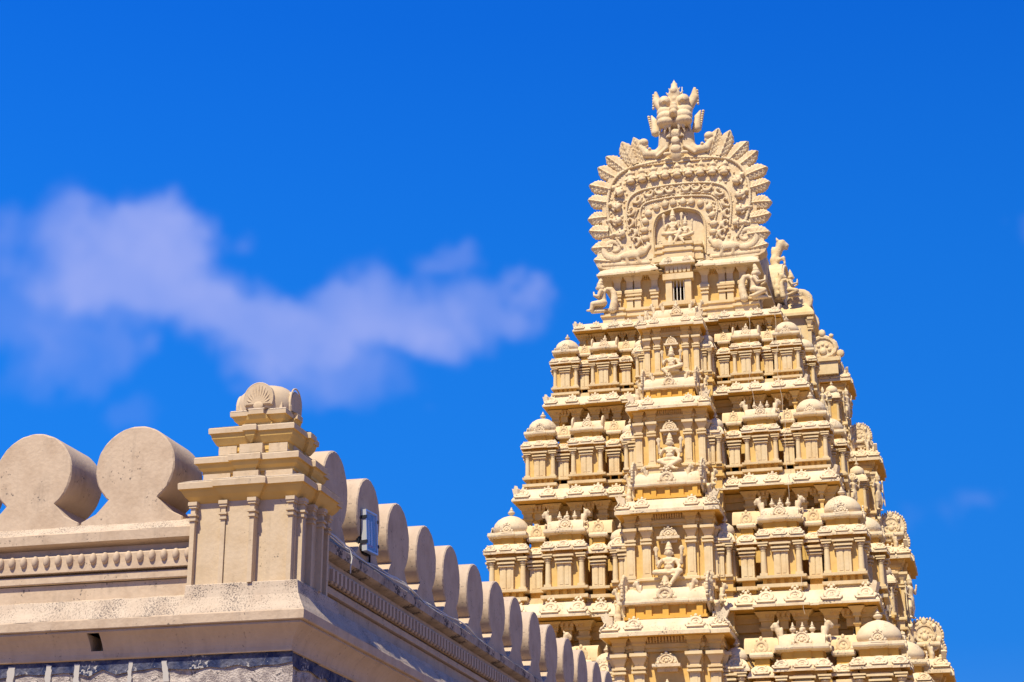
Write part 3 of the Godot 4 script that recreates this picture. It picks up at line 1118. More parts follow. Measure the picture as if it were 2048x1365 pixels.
func storey(i: int):
	var s: Dictionary = ST[i]
	var hw: float = s.hw
	var hd := hw + DEEP
	var kx := hw / 8.66
	var ky: float = (s.yt - s.y) / 5.55
	var hwt: float = s.hwt
	var hdt := hwt + DEEP
	# wall body behind the shrines, with base mouldings and the frieze under the upper eave
	var st := S()
	var wall := storey_plan(hwt, kx, 0.0, .35)
	var y0: float = s.y
	var yt: float = s.yt
	sweep(st, wall, [V2(-1.05 * kx, y0 + .6 * ky), V2(-1.05 * kx, yt - .72 * ky), V2(-.86 * kx, yt - .70 * ky), V2(-.86 * kx, yt - .40 * ky), V2(-.78 * kx, yt - .38 * ky), V2(-.78 * kx, yt - .2 * ky), V2(-.66 * kx, yt - .06 * ky)], true)
	var w := part(tower, "storey_wall", done(st), M.wall)
	# continuous plinth band under the shrines
	st = S()
	sweep(st, storey_plan(hw, kx), [V2(-1.5 * kx, y0 + .6 * ky), V2(-.74 * kx, y0 + .6 * ky), V2(-.74 * kx, y0 + .95 * ky), V2(-1.5 * kx, y0 + .97 * ky)], true)
	part(tower, "plinth_band", done(st), M.cream)
	# frieze pilasters and pendent brackets under the upper eave
	for x in [-8.0, -6.6, -5.35, -3.9, 3.9, 5.35, 6.6, 8.0]:
		var xx: float = x * hwt / 8.66
		var s2 := "frieze_pilaster"
		if not G.has(s2):
			var q := S()
			box(q, -.2, .2, -1.5, -.78, 0, .14)
			sweep(q, rect4(-.2, .2, 0, .14), [V2(0, -.78), V2(.07, -.7), V2(.07, -.64), V2(.0, -.63), V2(0, -.42), V2(.06, -.40), V2(.06, -.28), V2(.22, -.06)])
			G[s2] = done(q)
		part(w, "frieze_pilaster", G[s2], M.wall, Vector3(xx, yt, hdt - .93 * kx), 0, Vector3(kx, ky, kx))
	for x in [-7.3, -4.62, 4.62, 7.3]:
		var dn := part(w, "bracket_row", G.dentils, M.wall, Vector3(x * hwt / 8.66, yt - .30 * ky, hdt - .80 * kx), 0, Vector3(1.3 * kx, ky, kx))
		dn.set_meta("kind", "stuff")
	for zz in [.7, 2.1, 3.5, 5.0]:
		part(w, "frieze_pilaster", G.frieze_pilaster, M.wall, Vector3(hwt - .93 * kx, yt, hdt - zz * kx), PI / 2, Vector3(kx, ky, kx))
	# the upper eave itself
	if i < ST.size() - 1:
		main_eave(yt, hwt, ST[i + 1].hw / 8.66, i + 1)
	else:
		main_eave(yt, hwt, .60, 4)
	# the shrines
	var sc := Vector3(kx, ky, kx)
	for sx in [-1.0, 1.0]:
		var c := copy_part(P.corner, "corner_shrine", sc)
		put(c, 0, sx * (hw - 1.40 * kx), y0, hd - 1.52 * kx)
		var two: bool = i <= 1 or (i == 2 and sx > 0)
		var b := copy_part(P.barrel1 if two else P.barrel0, "barrel_shrine", sc)
		put(b, 0, sx * 4.66 * kx, y0, hd - 1.28 * kx)
		for x in [6.04, 3.22]:
			var p := copy_part(P.panel, "panel_shrine", sc)
			put(p, 0, sx * x * kx, y0, hd - (1.62 if x > 4.0 else 1.38) * kx)
	# the long right side
	for q in [[3.0, 1], [4.3, 0], [5.6, 1], [6.8, 0]]:
		var n := copy_part(P.panel if q[1] == 1 else P.barrel0, "panel_shrine" if q[1] == 1 else "barrel_shrine", sc)
		put(n, 1, -(hd - q[0] * kx), y0, hw - 1.35 * kx)
	var cs := copy_part(P.corner, "corner_shrine", sc * .95)
	put(cs, 1, -(hd - 4.9 * kx), y0 + .1, hw - .75 * kx)
	# central bays, front and right
	var kc: float = (hwt * .312) / 2.31
	var kyc: float = (s.ct - s.cb) / 5.5
	var bay := copy_part(P.bay, "central_bay", Vector3(kc, kyc, kx))
	put(bay, 0, 0, s.cb, hdt + 1.75 - .66 * kx)
	bay.set_meta("label", "projecting central bay with four pilasters around a statue niche")
	var bay2 := copy_part(P.bay, "central_bay", Vector3(kc * 1.1, kyc, kx))
	put(bay2, 1, 0, s.cb, hwt + 2.45 - .66 * kx)
	var st3 := S()
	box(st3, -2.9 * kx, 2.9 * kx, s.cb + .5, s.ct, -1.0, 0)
	var inner := part(tower, "bay_shoulder", done(st3), M.wall)
	put(inner, 1, 0, 0, hwt + .9)

# ------------------------------------------------------------------ the crown: neck storey, barrel roof, horseshoe arch, lion face
func spline(pts: Array, n: int) -> Array:
	var out := []
	var m := pts.size()
	for i in m - 1:
		var p0: Vector2 = pts[max(i - 1, 0)]
		var p1: Vector2 = pts[i]
		var p2: Vector2 = pts[i + 1]
		var p3: Vector2 = pts[min(i + 2, m - 1)]
		for j in n:
			out.append(p1.cubic_interpolate(p2, p0, p3, float(j) / n))
	out.append(pts[m - 1])
	return out

func both(half: Array) -> Array:
	# half runs from the right foot to the crown at x = 0; returns the whole loop from right foot to left foot
	var out := half.duplicate()
	for i in range(half.size() - 2, -1, -1):
		out.append(Vector2(-half[i].x, half[i].y))
	return out

func bead_rope(loop: Array, r: float, step: float, z: float) -> ArrayMesh:
	var st := S()
	var path := []
	var rad := []
	var walk := spline(loop, 8)
	var d := 0.0
	for i in walk.size() - 1:
		var a: Vector2 = walk[i]
		var b: Vector2 = walk[i + 1]
		var l := a.distance_to(b)
		while d < l:
			var q := a.lerp(b, d / l)
			path.append(Vector3(q.x, q.y, z))
			rad.append(r * (1.0 if path.size() % 2 == 0 else .62))
			d += step * .5
		d -= l
	tube(st, path, rad, 6)
	return done(st)

func feather_mesh(sd: int) -> ArrayMesh:
	# a serrated leaf, root at 0, tip at y = 1, half width about .42, ribbed
	var st := S()
	var nu := 15
	var nv := 10
	var pt := func(i: int, j: int) -> Vector3:
		var u := float(i) / nu
		var v := float(j) / nv * 2.0 - 1.0
		var w := .30 + .14 * sin(u * PI * .72 + .15)
		if u > .5:
			w *= max(0.0, 1.0 - pow((u - .5) / .5, 2.5))
		w = max(w, .02)
		var edge := 1.0 + (.10 if i % 2 == 0 else -.05) * smoothstep(.7, 1.0, absf(v))
		var zz := .06 + .06 * (1.0 - v * v) + .022 * sin((u * 5.0 - absf(v) * 1.6) * TAU + sd) * (1.0 - .5 * absf(v)) + .045 * exp(-v * v * 60.0)
		if absf(v) > .97 or i == nu:
			zz = .0
		var curl := .10 * u * u * (1.0 if sd % 2 == 0 else -1.0)
		return Vector3(v * w * edge + curl, u * 1.04, zz)
	for i in nu:
		for j in nv:
			quad(st, pt.call(i, j), pt.call(i, j + 1), pt.call(i + 1, j + 1), pt.call(i + 1, j))
	# back
	for i in nu:
		var a: Vector3 = pt.call(i, 0)
		var b: Vector3 = pt.call(i, nv)
		var c: Vector3 = pt.call(i + 1, nv)
		var d: Vector3 = pt.call(i + 1, 0)
		for q in [a, b, c, d]:
			q.z = -.06
		quad(st, Vector3(b.x, b.y, -.08), Vector3(a.x, a.y, -.08), Vector3(d.x, d.y, -.08), Vector3(c.x, c.y, -.08))
		quad(st, Vector3(a.x, a.y, -.08), a, d, Vector3(d.x, d.y, -.08))
		quad(st, b, Vector3(b.x, b.y, -.08), Vector3(c.x, c.y, -.08), c)
	return done(st)

func crown():
	# neck storey with a real window opening into a dark room
	var st := S()
	var hw := 3.28
	var hd := 8.22
	sweep(st, [V2(-hw, hd), V2(-.36, hd), V2(-.36, hd - .5), V2(-1.4, hd - .5), V2(-1.4, hd - 3.0), V2(1.4, hd - 3.0), V2(1.4, hd - .5), V2(.32, hd - .5), V2(.32, hd), V2(hw, hd), V2(hw, -hd), V2(-hw, -hd)], [V2(0, 31.3), V2(0, 34.3)], true, true)
	part(tower, "neck_wall", done(st), M.wall)
	st = S()
	sweep(st, [V2(-3.55, 8.5), V2(-2.75, 8.5), V2(-2.75, 8.32), V2(-1.4, 8.32), V2(-1.4, 8.24), V2(1.4, 8.24), V2(1.4, 8.32), V2(2.75, 8.32), V2(2.75, 8.5), V2(3.55, 8.5), V2(3.55, -8.5), V2(-3.55, -8.5)], [V2(.25, 31.3), V2(.25, 31.75), V2(.12, 31.78), V2(.12, 32.05), V2(.22, 32.07), V2(.22, 32.18), V2(.06, 32.2), V2(.06, 32.36), V2(.14, 32.38), V2(.14, 32.5), V2(-.3, 32.53)], true)
	part(tower, "neck_plinth", done(st), M.cream)
	# pilasters on the neck
	for x in [-3.0, -2.40, -2.02, -1.2, 1.2, 2.02, 2.40, 3.0]:
		if not G.has("neck_pilaster"):
			var q := S()
			box(q, -.15, .15, 0, .42, -.05, .14)
			box(q, -.19, .19, .42, .50, -.05, .20)
			box(q, -.14, .14, .50, .60, -.05, .13)
			box(q, -.2, .2, .60, .68, -.05, .22)
			sweep(q, rect4(-.16, .16, -.05, .16), [V2(0, .68), V2(.07, .74), V2(.07, .86), V2(0, .98)])
			box(q, -.15, .15, .98, 1.36, -.05, .12)
			sweep(q, rect4(-.15, .15, -.05, .12), [V2(0, 1.36), V2(.10, 1.52), V2(.16, 1.68)])
			G.neck_pilaster = done(q)
		part(tower, "neck_pilaster", G.neck_pilaster, M.cream, Vector3(x, 32.5, hd + .02))
	for z in [7.6, 6.6, 5.2, 4.2]:
		part(tower, "neck_pilaster", G.neck_pilaster, M.cream, Vector3(hw + .02, 32.5, z), PI / 2)
	for x in [-2.75, -1.62, 1.62, 2.75]:
		var dn := part(tower, "bracket_row", G.dentils, M.wall, Vector3(x, 33.98, hd), 0, Vector3(.62, 1.1, 1.2))
		dn.set_meta("kind", "stuff")
	# the window bay
	st = S()
	box(st, -.62, -.32, 32.5, 33.66, hd - .05, 8.62)
	var jamb := part(tower, "window_jamb", done(st), M.cream)
	st = S()
	box(st, .29, .59, 32.5, 33.66, hd - .05, 8.62)
	part(tower, "window_jamb", done(st), M.cream)
	st = S()
	box(st, -.74, .72, 33.66, 33.95, hd - .6, 8.72)
	part(tower, "lintel", done(st), M.cream)
	st = S()
	box(st, -.80, .78, 32.36, 32.56, hd - .6, 8.74)
	part(tower, "window_sill", done(st), M.cream)
	for i in 4:
		st = S()
		lathe(st, Vector3(-.27 + i * .165, 0, 8.45), [V2(.024, 32.55), V2(.024, 33.67)], 6)
		part(tower, "window_bar", done(st), M.bar)
	st = S()
	box(st, -.66, .64, 33.95, 34.42, hd - .1, 8.58)
	part(tower, "window_frieze", done(st), M.wall)
	for i in 6:
		st = S()
		sweep(st, rect4(-.52 + i * .205 - .06, -.52 + i * .205 + .06, 8.58, 8.66), [V2(0, 34.02), V2(.03, 34.2), V2(.05, 34.38)], true, false, true)
		part(tower, "bracket", done(st), M.cream)
	st = S()
	sweep(st, [V2(-.86, hd - .1), V2(-.86, 8.86), V2(.84, 8.86), V2(.84, hd - .1)], [V2(-.2, 34.38), V2(0, 34.4), V2(0, 34.5), V2(-.06, 34.54), V2(-.14, 34.72), V2(-.2, 34.8)], true, true, true)
	var hood := part(tower, "window_hood", done(st), M.eave)
	for x in [-.45, .43]:
		var o := part(hood, "medallion", G.kudu1, M.eave, Vector3(x, 34.64, 8.80), 0, Vector3(.34, .3, .3))
		o.rotation.x = -.3
	# small barrel under the window
	st = S()
	box(st, -1.32, 1.32, 30.9, 31.42, 8.3, 9.5)
	box(st, -1.42, 1.42, 31.40, 31.52, 8.3, 9.6)
	part(tower, "bay_base", done(st), M.cream)
	st = S()
	barrel(st, 1.12, .40, .44, 31.51)
	var br := part(tower, "bay_barrel_roof", done(st), M.eave, Vector3(0, 0, 9.15))
	for x in [-1.12, -.68, .66, 1.12]:
		part(br, "yali", G.yali, M.stucco, Vector3(x, 31.5, .28), 0.0 if x > 0 else PI, Vector3(.45, .72, .6))
	part(br, "finial", G.finial, M.eave, Vector3(-.06, 31.92, .1), 0, Vector3(.3, .5, .3))
	part(br, "medallion", G.kudu1, M.stucco, Vector3(0, 31.72, .42), 0, Vector3(.5, .5, .5))
	# crown eave
	st = S()
	sweep(st, [V2(-3.89, 8.89), V2(-1.8, 8.89), V2(-1.8, 8.98), V2(-1.25, 8.98), V2(-1.25, 9.06), V2(-.9, 9.06), V2(-.9, 8.4), V2(.88, 8.4), V2(.88, 9.06), V2(1.23, 9.06), V2(1.23, 8.98), V2(1.8, 8.98), V2(1.8, 8.89), V2(3.89, 8.89), V2(3.89, -8.89), V2(-3.89, -8.89)], [V2(-.66, 34.12), V2(-.05, 34.1), V2(0, 34.1), V2(0, 34.2), V2(-.05, 34.22), V2(-.15, 34.38), V2(-.36, 34.52), V2(-.6, 34.58)], true, true, true)
	part(tower, "crown_eave", done(st), M.eave)
	# barrel roof along the long axis
	st = S()
	var prof := spline([V2(3.1, 34.5), V2(3.5, 35.4), V2(3.55, 36.6), V2(3.3, 37.9), V2(2.6, 39.1), V2(1.4, 39.9), V2(0, 40.25), V2(-1.4, 39.9), V2(-2.6, 39.1), V2(-3.3, 37.9), V2(-3.55, 36.6), V2(-3.5, 35.4), V2(-3.1, 34.5)], 3)
	for i in prof.size() - 1:
		var a: Vector2 = prof[i]
		var b: Vector2 = prof[i + 1]
		quad(st, Vector3(a.x, a.y, 7.5), Vector3(a.x, a.y, -7.8), Vector3(b.x, b.y, -7.8), Vector3(b.x, b.y, 7.5))
	var back := PackedVector2Array()
	for q in prof:
		back.append(q)
	extrude(st, back, -8.0, -7.8)
	var roof := part(tower, "barrel_roof", done(st), M.grey)
	for z in [5.0, 2.5, 0.0, -2.5, -5.0]:
		part(roof, "finial", G.finial, M.gold, Vector3(0, 40.1, z), 0, Vector3(1.1, 2.1, 1.1))
	arch()
	side_gable()

func arch():
	# slab with a niche recess
	var out := []
	for q in [V2(1.16, .0), V2(3.75, .28), V2(4.0, .9), V2(3.72, 1.9), V2(3.72, 3.0), V2(3.62, 4.2), V2(3.28, 5.05), V2(2.6, 5.6), V2(1.3, 5.86), V2(0, 5.95)]:
		out.append(q)
	var outer := spline(both(out), 4)
	var poly := PackedVector2Array()
	for q in outer:
		poly.append(q)
	# niche cut into the underside
	var niche := spline([V2(-1.16, .0), V2(-1.18, 1.4), V2(-1.15, 2.25), V2(-.85, 2.76), V2(0, 2.98), V2(.85, 2.76), V2(1.15, 2.25), V2(1.18, 1.4), V2(1.16, .0)], 4)
	for i in range(1, niche.size() - 1):
		poly.append(niche[i])
	var st := S()
	extrude(st, poly, -.75, .0)
	var a := part(tower, "gable_arch", done(st), M.stucco, Vector3(0, 34.55, 7.9), 0, Vector3.ONE * 1.015)
	a.set_meta("label", "horseshoe arch ringed with leaf plumes and rows of small figures")
	st = S()
	box(st, -1.6, 1.6, -.1, 3.2, -.78, -.26)
	part(a, "niche_back", done(st), M.eave)
	# ropes
	var r1 := [V2(2.72, 1.25), V2(3.2, 2.1), V2(3.42, 3.1), V2(3.36, 4.1), V2(3.05, 4.85), V2(2.4, 5.33), V2(1.1, 5.55), V2(0, 5.6)]
	var r2 := [V2(2.42, 1.9), V2(2.52, 3.0), V2(2.36, 3.75), V2(1.8, 4.12), V2(.8, 4.25), V2(0, 4.28)]
	var r3 := [V2(1.66, 2.0), V2(1.86, 2.9), V2(1.62, 3.42), V2(.8, 3.58), V2(0, 3.62)]
	part(a, "bead_border", bead_rope(both(r1), .095, .16, .05), M.stucco)
	part(a, "bead_border", bead_rope(both(r2), .07, .13, .04), M.stucco)
	part(a, "bead_border", bead_rope(both(r3), .06, .12, .04), M.stucco)
	var nr := []
	for q in spline([V2(1.23, .6), V2(1.25, 1.4), V2(1.22, 2.28), V2(.9, 2.82), V2(0, 3.05)], 3):
		nr.append(q)
	part(a, "niche_rim", bead_rope(both(nr), .05, .1, .03), M.cream)
	# plumes
	var fm := [feather_mesh(0), feather_mesh(1), feather_mesh(2), feather_mesh(3)]
	var tips := [V2(4.12, .72), V2(4.22, 1.45), V2(4.32, 2.2), V2(4.38, 3.0), V2(4.36, 3.85), V2(4.24, 4.72), V2(3.88, 5.5), V2(3.36, 6.12), V2(2.68, 6.66), V2(1.98, 6.92)]
	var roots := [V2(3.1, .62), V2(3.22, 1.35), V2(3.4, 2.15), V2(3.48, 2.95), V2(3.45, 3.7), V2(3.3, 4.35), V2(2.95, 4.95), V2(2.55, 5.3), V2(2.1, 5.5), V2(1.6, 5.6)]
	for sx in [-1.0, 1.0]:
		for i in tips.size():
			var t := Vector2(tips[i].x * sx, tips[i].y)
			var r := Vector2(roots[i].x * sx, roots[i].y)
			var d := t - r
			var odd := (i + (0 if sx > 0 else 1)) % 2
			var f := part(a, "plume", fm[(i * 3 + (1 if sx > 0 else 0)) % 4], M.stucco, Vector3(r.x, r.y, -.12 + .05 * (i % 3)))
			f.rotation.z = atan2(-d.x, d.y)
			f.rotation.x = .12
			f.scale = Vector3(.78 + .05 * odd, d.length() * 1.03, 1.2)
	# seated figures
	var fig := sculpt([["e", Vector3(0, .42, .08), Vector3(.11, .13, .11)], ["e", Vector3(0, .45, .0), Vector3(.17, .17, .09)], ["e", Vector3(0, .20, .06), Vector3(.15, .16, .12)], ["e", Vector3(0, -.02, .12), Vector3(.19, .14, .15)],
		["c", Vector3(-.15, .26, .06), Vector3(-.23, .10, .12), .05, .045], ["c", Vector3(.15, .26, .06), Vector3(.23, .10, .12), .05, .045], ["c", Vector3(-.23, .1, .12), Vector3(-.06, .12, .22), .045, .04], ["c", Vector3(.23, .1, .12), Vector3(.06, .12, .22), .045, .04],
		["e", Vector3(0, .60, .03), Vector3(.07, .09, .07)], ["e", Vector3(0, .41, .19), Vector3(.025, .035, .03)]], .035, .03)
	var spots := []
	for i in 9:
		var x := -2.26 + i * .565
		spots.append([x, 4.62 + .12 * (1.0 - pow(absf(x) / 2.3, 2.0)), -x * .05])
	for sx in [-1.0, 1.0]:
		spots.append([sx * 2.80, 4.08, -sx * .75])
		spots.append([sx * 2.90, 3.35, -sx * 1.15])
		spots.append([sx * 2.88, 2.62, -sx * 1.4])
		spots.append([sx * 2.72, 1.95, -sx * 1.6])
	for q in spots:
		var o := part(a, "seated_figure", fig, M.stucco, Vector3(q[0], q[1], .0), 0, Vector3(1.05, .98, 1.1))
		o.rotation.z = q[2]
	# geese
	var goose := sculpt([["e", Vector3(0, .02, .06), Vector3(.16, .10, .09)], ["c", Vector3(.12, .06, .07), Vector3(.20, .20, .08), .06, .045], ["c", Vector3(.20, .20, .08), Vector3(.13, .28, .08), .045, .045], ["e", Vector3(.10, .27, .09), Vector3(.065, .05, .05)],
		["c", Vector3(.06, .25, .1), Vector3(-.02, .22, .1), .025, .015], ["c", Vector3(-.12, .05, .06), Vector3(-.24, .2, .06), .07, .05], ["c", Vector3(-.24, .2, .06), Vector3(-.17, .30, .06), .05, .04], ["c", Vector3(-.2, -.1, .04), Vector3(.2, -.1, .04), .04, .04]], .03, .03)
	for sx in [-1.0, 1.0]:
		for q in [[.38, 3.86, 0.0], [.86, 3.84, 0.0], [1.36, 3.76, -.15], [1.86, 3.52, -.7], [2.12, 3.02, -1.2], [2.16, 2.5, -1.5], [2.06, 1.98, -1.7], [1.9, 1.55, -1.8]]:
			var o := part(a, "goose", goose, M.stucco, Vector3(sx * q[0], q[1], .0), 0, Vector3(sx * -1.0, 1, 1.1))
			o.rotation.z = sx * q[2]
	# lotus buds round the niche
	var bud := S()
	ball(bud, Vector3(0, 0, .04), Vector3(.17, .19, .13), 10)
	lathe(bud, Vector3(0, .16, .06), [V2(.07, 0), V2(.03, .06), V2(.0, .09)], 6)
	var budm := done(bud)
	for sx in [-1.0, 1.0]:
		for q in [[.24, 3.32, 0.0], [.64, 3.28, .1], [1.06, 3.16, .35], [1.46, 2.9, .7], [1.62, 2.5, 1.1], [1.66, 2.05, 1.4], [1.62, 1.62, 1.5]]:
			var o := part(a, "lotus_bud", budm, M.stucco, Vector3(sx * q[0], q[1], .0))
			o.rotation.z = -sx * q[2]
	# makaras (water beasts with scrolled tails) at the feet
	var mk := []
	var last := Vector3(.55, .15, .05)
	for i in 26:
		var t := i / 25.0
		var ang := -1.9 + t * 7.2
		var rr := .62 * (1.0 - t * .82)
		var q := Vector3(.62 + cos(ang) * rr, .62 + sin(ang) * rr * .85, .06)
		if i > 0:
			mk.append(["c", last, q, .15 * (1.1 - t * .7), .15 * (1.1 - (t + .04) * .7)])
		last = q
	mk.append_array([["e", Vector3(-.25, .22, .08), Vector3(.62, .20, .2)], ["e", Vector3(-.75, .34, .1), Vector3(.28, .24, .2)], ["c", Vector3(-.9, .36, .1), Vector3(-1.12, .60, .1), .14, .09], ["c", Vector3(-1.12, .6, .1), Vector3(-.98, .80, .1), .09, .06],
		["e", Vector3(-.72, .5, .24), Vector3(.06, .06, .06)], ["c", Vector3(-.5, .1, .1), Vector3(-.62, -.12, .1), .1, .07], ["c", Vector3(.0, .08, .1), Vector3(-.05, -.14, .1), .1, .07], ["c", Vector3(-.35, .42, .06), Vector3(-.30, .72, .06), .12, .05], ["c", Vector3(-.1, .42, .06), Vector3(.0, .64, .06), .1, .05],
		["c", Vector3(-1.1, -.2, .02), Vector3(1.2, -.14, .02), .1, .1]])
	var mm := sculpt(mk, .05, .05)
	for sx in [-1.0, 1.0]:
		part(a, "makara", mm, M.stucco, Vector3(sx * 2.55, .62, -.04), 0, Vector3(sx * .98, 1.05, .7))
	# small carved foliage filling the field
	var rl := S()
	var rng := RandomNumberGenerator.new()
	rng.seed = 21
	for i in 520:
		var x := rng.randf_range(-3.6, 3.6)
		var y := rng.randf_range(.2, 5.5)
		var rr := Vector2(x / 3.45, (y - 2.9) / 2.75)
		if pow(absf(rr.x), 2.6) + pow(absf(rr.y), 2.6) > 1.0 or (absf(x) < 1.36 and y < 3.15):
			continue
		ball(rl, Vector3(x, y, .0), Vector3(rng.randf_range(.05, .1), rng.randf_range(.05, .1), rng.randf_range(.04, .09)), 5)
	var ro := part(a, "carved_foliage", done(rl), M.stucco)
	ro.set_meta("kind", "stuff")
	# ledge and teeth along the foot
	for sx in [-1.0, 1.0]:
		st = S()
		box(st, 1.36, 3.7, .04, .17, -.2, .12)
		for i in 16:
			var x := 1.45 + i * .145
			box(st, x - .05, x + .05, -.05, .04, -.1, .08)
		var o := part(a, "foot_band", done(st), M.stucco, Vector3.ZERO, 0, Vector3(sx, 1, 1))
	# pedestal for the pair in the niche
	st = S()
	sweep(st, [V2(-1.12, -.3), V2(-1.12, .42), V2(-.72, .42), V2(-.72, .62), V2(.72, .62), V2(.72, .42), V2(1.12, .42), V2(1.12, -.3)], [V2(.05, .18), V2(.05, .42), V2(-.06, .44), V2(-.06, .60), V2(.02, .62), V2(.02, .74), V2(-.08, .76), V2(-.08, .92), V2(.0, .94), V2(0, 1.08), V2(-.1, 1.1)], true, true, true)
	part(a, "pedestal", done(st), M.cream)
	lion(a)

func lion(a: Node3D):
	# the lion face above the arch, with eyes on stalks, fangs, ears and a crest
	var pr := []
	for sx in [-1.0, 1.0]:
		pr.append_array([
			["e", Vector3(sx * .42, 2.02, .52), Vector3(.46, .30, .42)],            # upper cheek
			["e", Vector3(sx * .43, 1.74, .56), Vector3(.44, .27, .40)],            # lower cheek
			["e", Vector3(sx * .46, 2.36, .38), Vector3(.42, .30, .40)],            # brow
			["c", Vector3(sx * .42, 2.55, .36), Vector3(sx * .46, 2.88, .52), .28, .30],   # eye stalk
			["e", Vector3(sx * .43, 2.80, .70), Vector3(.21, .24, .18)],
			["-", Vector3(sx * .43, 2.62, .90), Vector3(.16, .13, .22)],
			["c", Vector3(sx * .66, 2.7, .1), Vector3(sx * .92, 3.2, .0), .24, .22],    # ear
			["c", Vector3(sx * .92, 3.2, .0), Vector3(sx * .96, 3.66, .05), .22, .08],
			["c", Vector3(sx * .40, 1.55, .66), Vector3(sx * .50, 1.10, .62), .11, .03],  # fangs
			["c", Vector3(sx * .24, 1.55, .68), Vector3(sx * .22, 1.16, .66), .10, .03],
			["c", Vector3(sx * .68, 1.60, .5), Vector3(sx * .78, 1.18, .45), .10, .03],
			["c", Vector3(sx * .52, 1.2, .1), Vector3(sx * .60, .62, .12), .34, .30],    # pillar flanks
			["c", Vector3(sx * .60, .62, .14), Vector3(sx * .95, .28, .22), .26, .22],
			["c", Vector3(sx * .95, .28, .22), Vector3(sx * 1.45, .34, .22), .22, .22],
			["c", Vector3(sx * 1.45, .34, .22), Vector3(sx * 1.72, .72, .20), .22, .16],
			["e", Vector3(sx * 1.60, .98, .22), Vector3(.24, .20, .2)],
			["c", Vector3(sx * 1.72, .70, .2), Vector3(sx * 1.44, .78, .2), .13, .09],
			["e", Vector3(sx * 1.28, .52, .40), Vector3(.09, .09, .08)],
			["c", Vector3(sx * .34, 1.2, .34), Vector3(sx * .44, .5, .36), .09, .09],     # edge rolls
			["c", Vector3(sx * .44, .5, .36), Vector3(sx * .9, .12, .38), .09, .09],
			["c", Vector3(sx * 1.0, 1.5, .1), Vector3(sx * 1.06, 2.1, .05), .22, .16],    # side leaf
			["c", Vector3(sx * 1.06, 2.1, .05), Vector3(sx * 1.20, 2.46, .0), .16, .05],
		])
	pr.append_array([
		["e", Vector3(0, 2.10, .84), Vector3(.20, .20, .24)],     # nose
		["e", Vector3(0, 2.40, .62), Vector3(.24, .22, .28)],
		["e", Vector3(0, 2.58, .72), Vector3(.17, .15, .15)],
		["-", Vector3(0, 1.88, 1.04), Vector3(.15, .12, .2)],
		["e", Vector3(0, 1.72, .34), Vector3(.30, .26, .3)],
		["c", Vector3(0, 2.6, .3), Vector3(0, 3.3, .34), .30, .30],    # crest
		["c", Vector3(0, 3.3, .34), Vector3(0, 3.98, .30), .30, .08],
		["e", Vector3(0, 3.42, .60), Vector3(.17, .18, .12)],
		["e", Vector3(0, 2.98, .56), Vector3(.12, .12, .1)],
		["c", Vector3(0, 1.4, .0), Vector3(0, .2, -.05), .42, .50],
		["e", Vector3(0, 1.18, .48), Vector3(.36, .24, .16)],     # hanging leaf
		["e", Vector3(0, .78, .50), Vector3(.22, .20, .12)],
		["e", Vector3(0, .40, .44), Vector3(.26, .22, .12)],
		["e", Vector3(.42, .12, .50), Vector3(.2, .1, .1)], ["e", Vector3(-.42, .12, .50), Vector3(.2, .1, .1)],
	])
	for i in 7:
		var t := (i - 3) / 3.0
		pr.append(["c", Vector3(t * .28, 3.3 + (1.0 - absf(t)) * .55, .3), Vector3(t * .42, 3.5 + (1.0 - absf(t)) * .62, .3), .06, .03])
		pr.append(["c", Vector3(t * .12, 1.28, .55), Vector3(t * .42, .98, .52), .06, .05])
	var o := part(a, "lion_face", sculpt(pr, .044, .026), M.stucco, Vector3(.0, 5.66, -.18), 0, Vector3(1, 1.0, 1))
	o.set_meta("label", "bulging lion face with fangs, stalk eyes and crest")
	var nk := S()
	var np := PackedVector2Array()
	for q in spline(both([V2(1.75, -.25), V2(1.25, .18), V2(.82, .5), V2(.66, 1.0), V2(.62, 1.6), V2(0, 1.75)]), 4):
		np.append(q)
	extrude(nk, np, -.35, .26)
	part(a, "lion_neck", done(nk), M.cream, Vector3(0, 5.66, -.18))
	# serrated fringes along ears, leaves and crest
	for sx in [-1.0, 1.0]:
		var st := S()
		for i in 9:
			var t := i / 8.0
			var c := Vector3(sx * lerpf(1.16, 1.34, t), lerpf(1.45, 2.4, t), .05)
			ball(st, c, Vector3(.08, .08, .08), 5)
		for i in 6:
			var t := i / 5.0
			ball(st, Vector3(sx * lerpf(1.1, 1.08, t), lerpf(2.85, 3.55, t), .02), Vector3(.07, .08, .08), 5)
		var fr := part(a, "ear_fringe", done(st), M.stucco, Vector3(.0, 5.66, -.18))
		fr.set_meta("kind", "stuff")
	var rod := S()
	tube(rod, [Vector3(.30, 9.0, -.4), Vector3(.31, 9.62, -.4)], [.05, .03], 6)
	part(a, "lightning_rod", done(rod), M.bar)

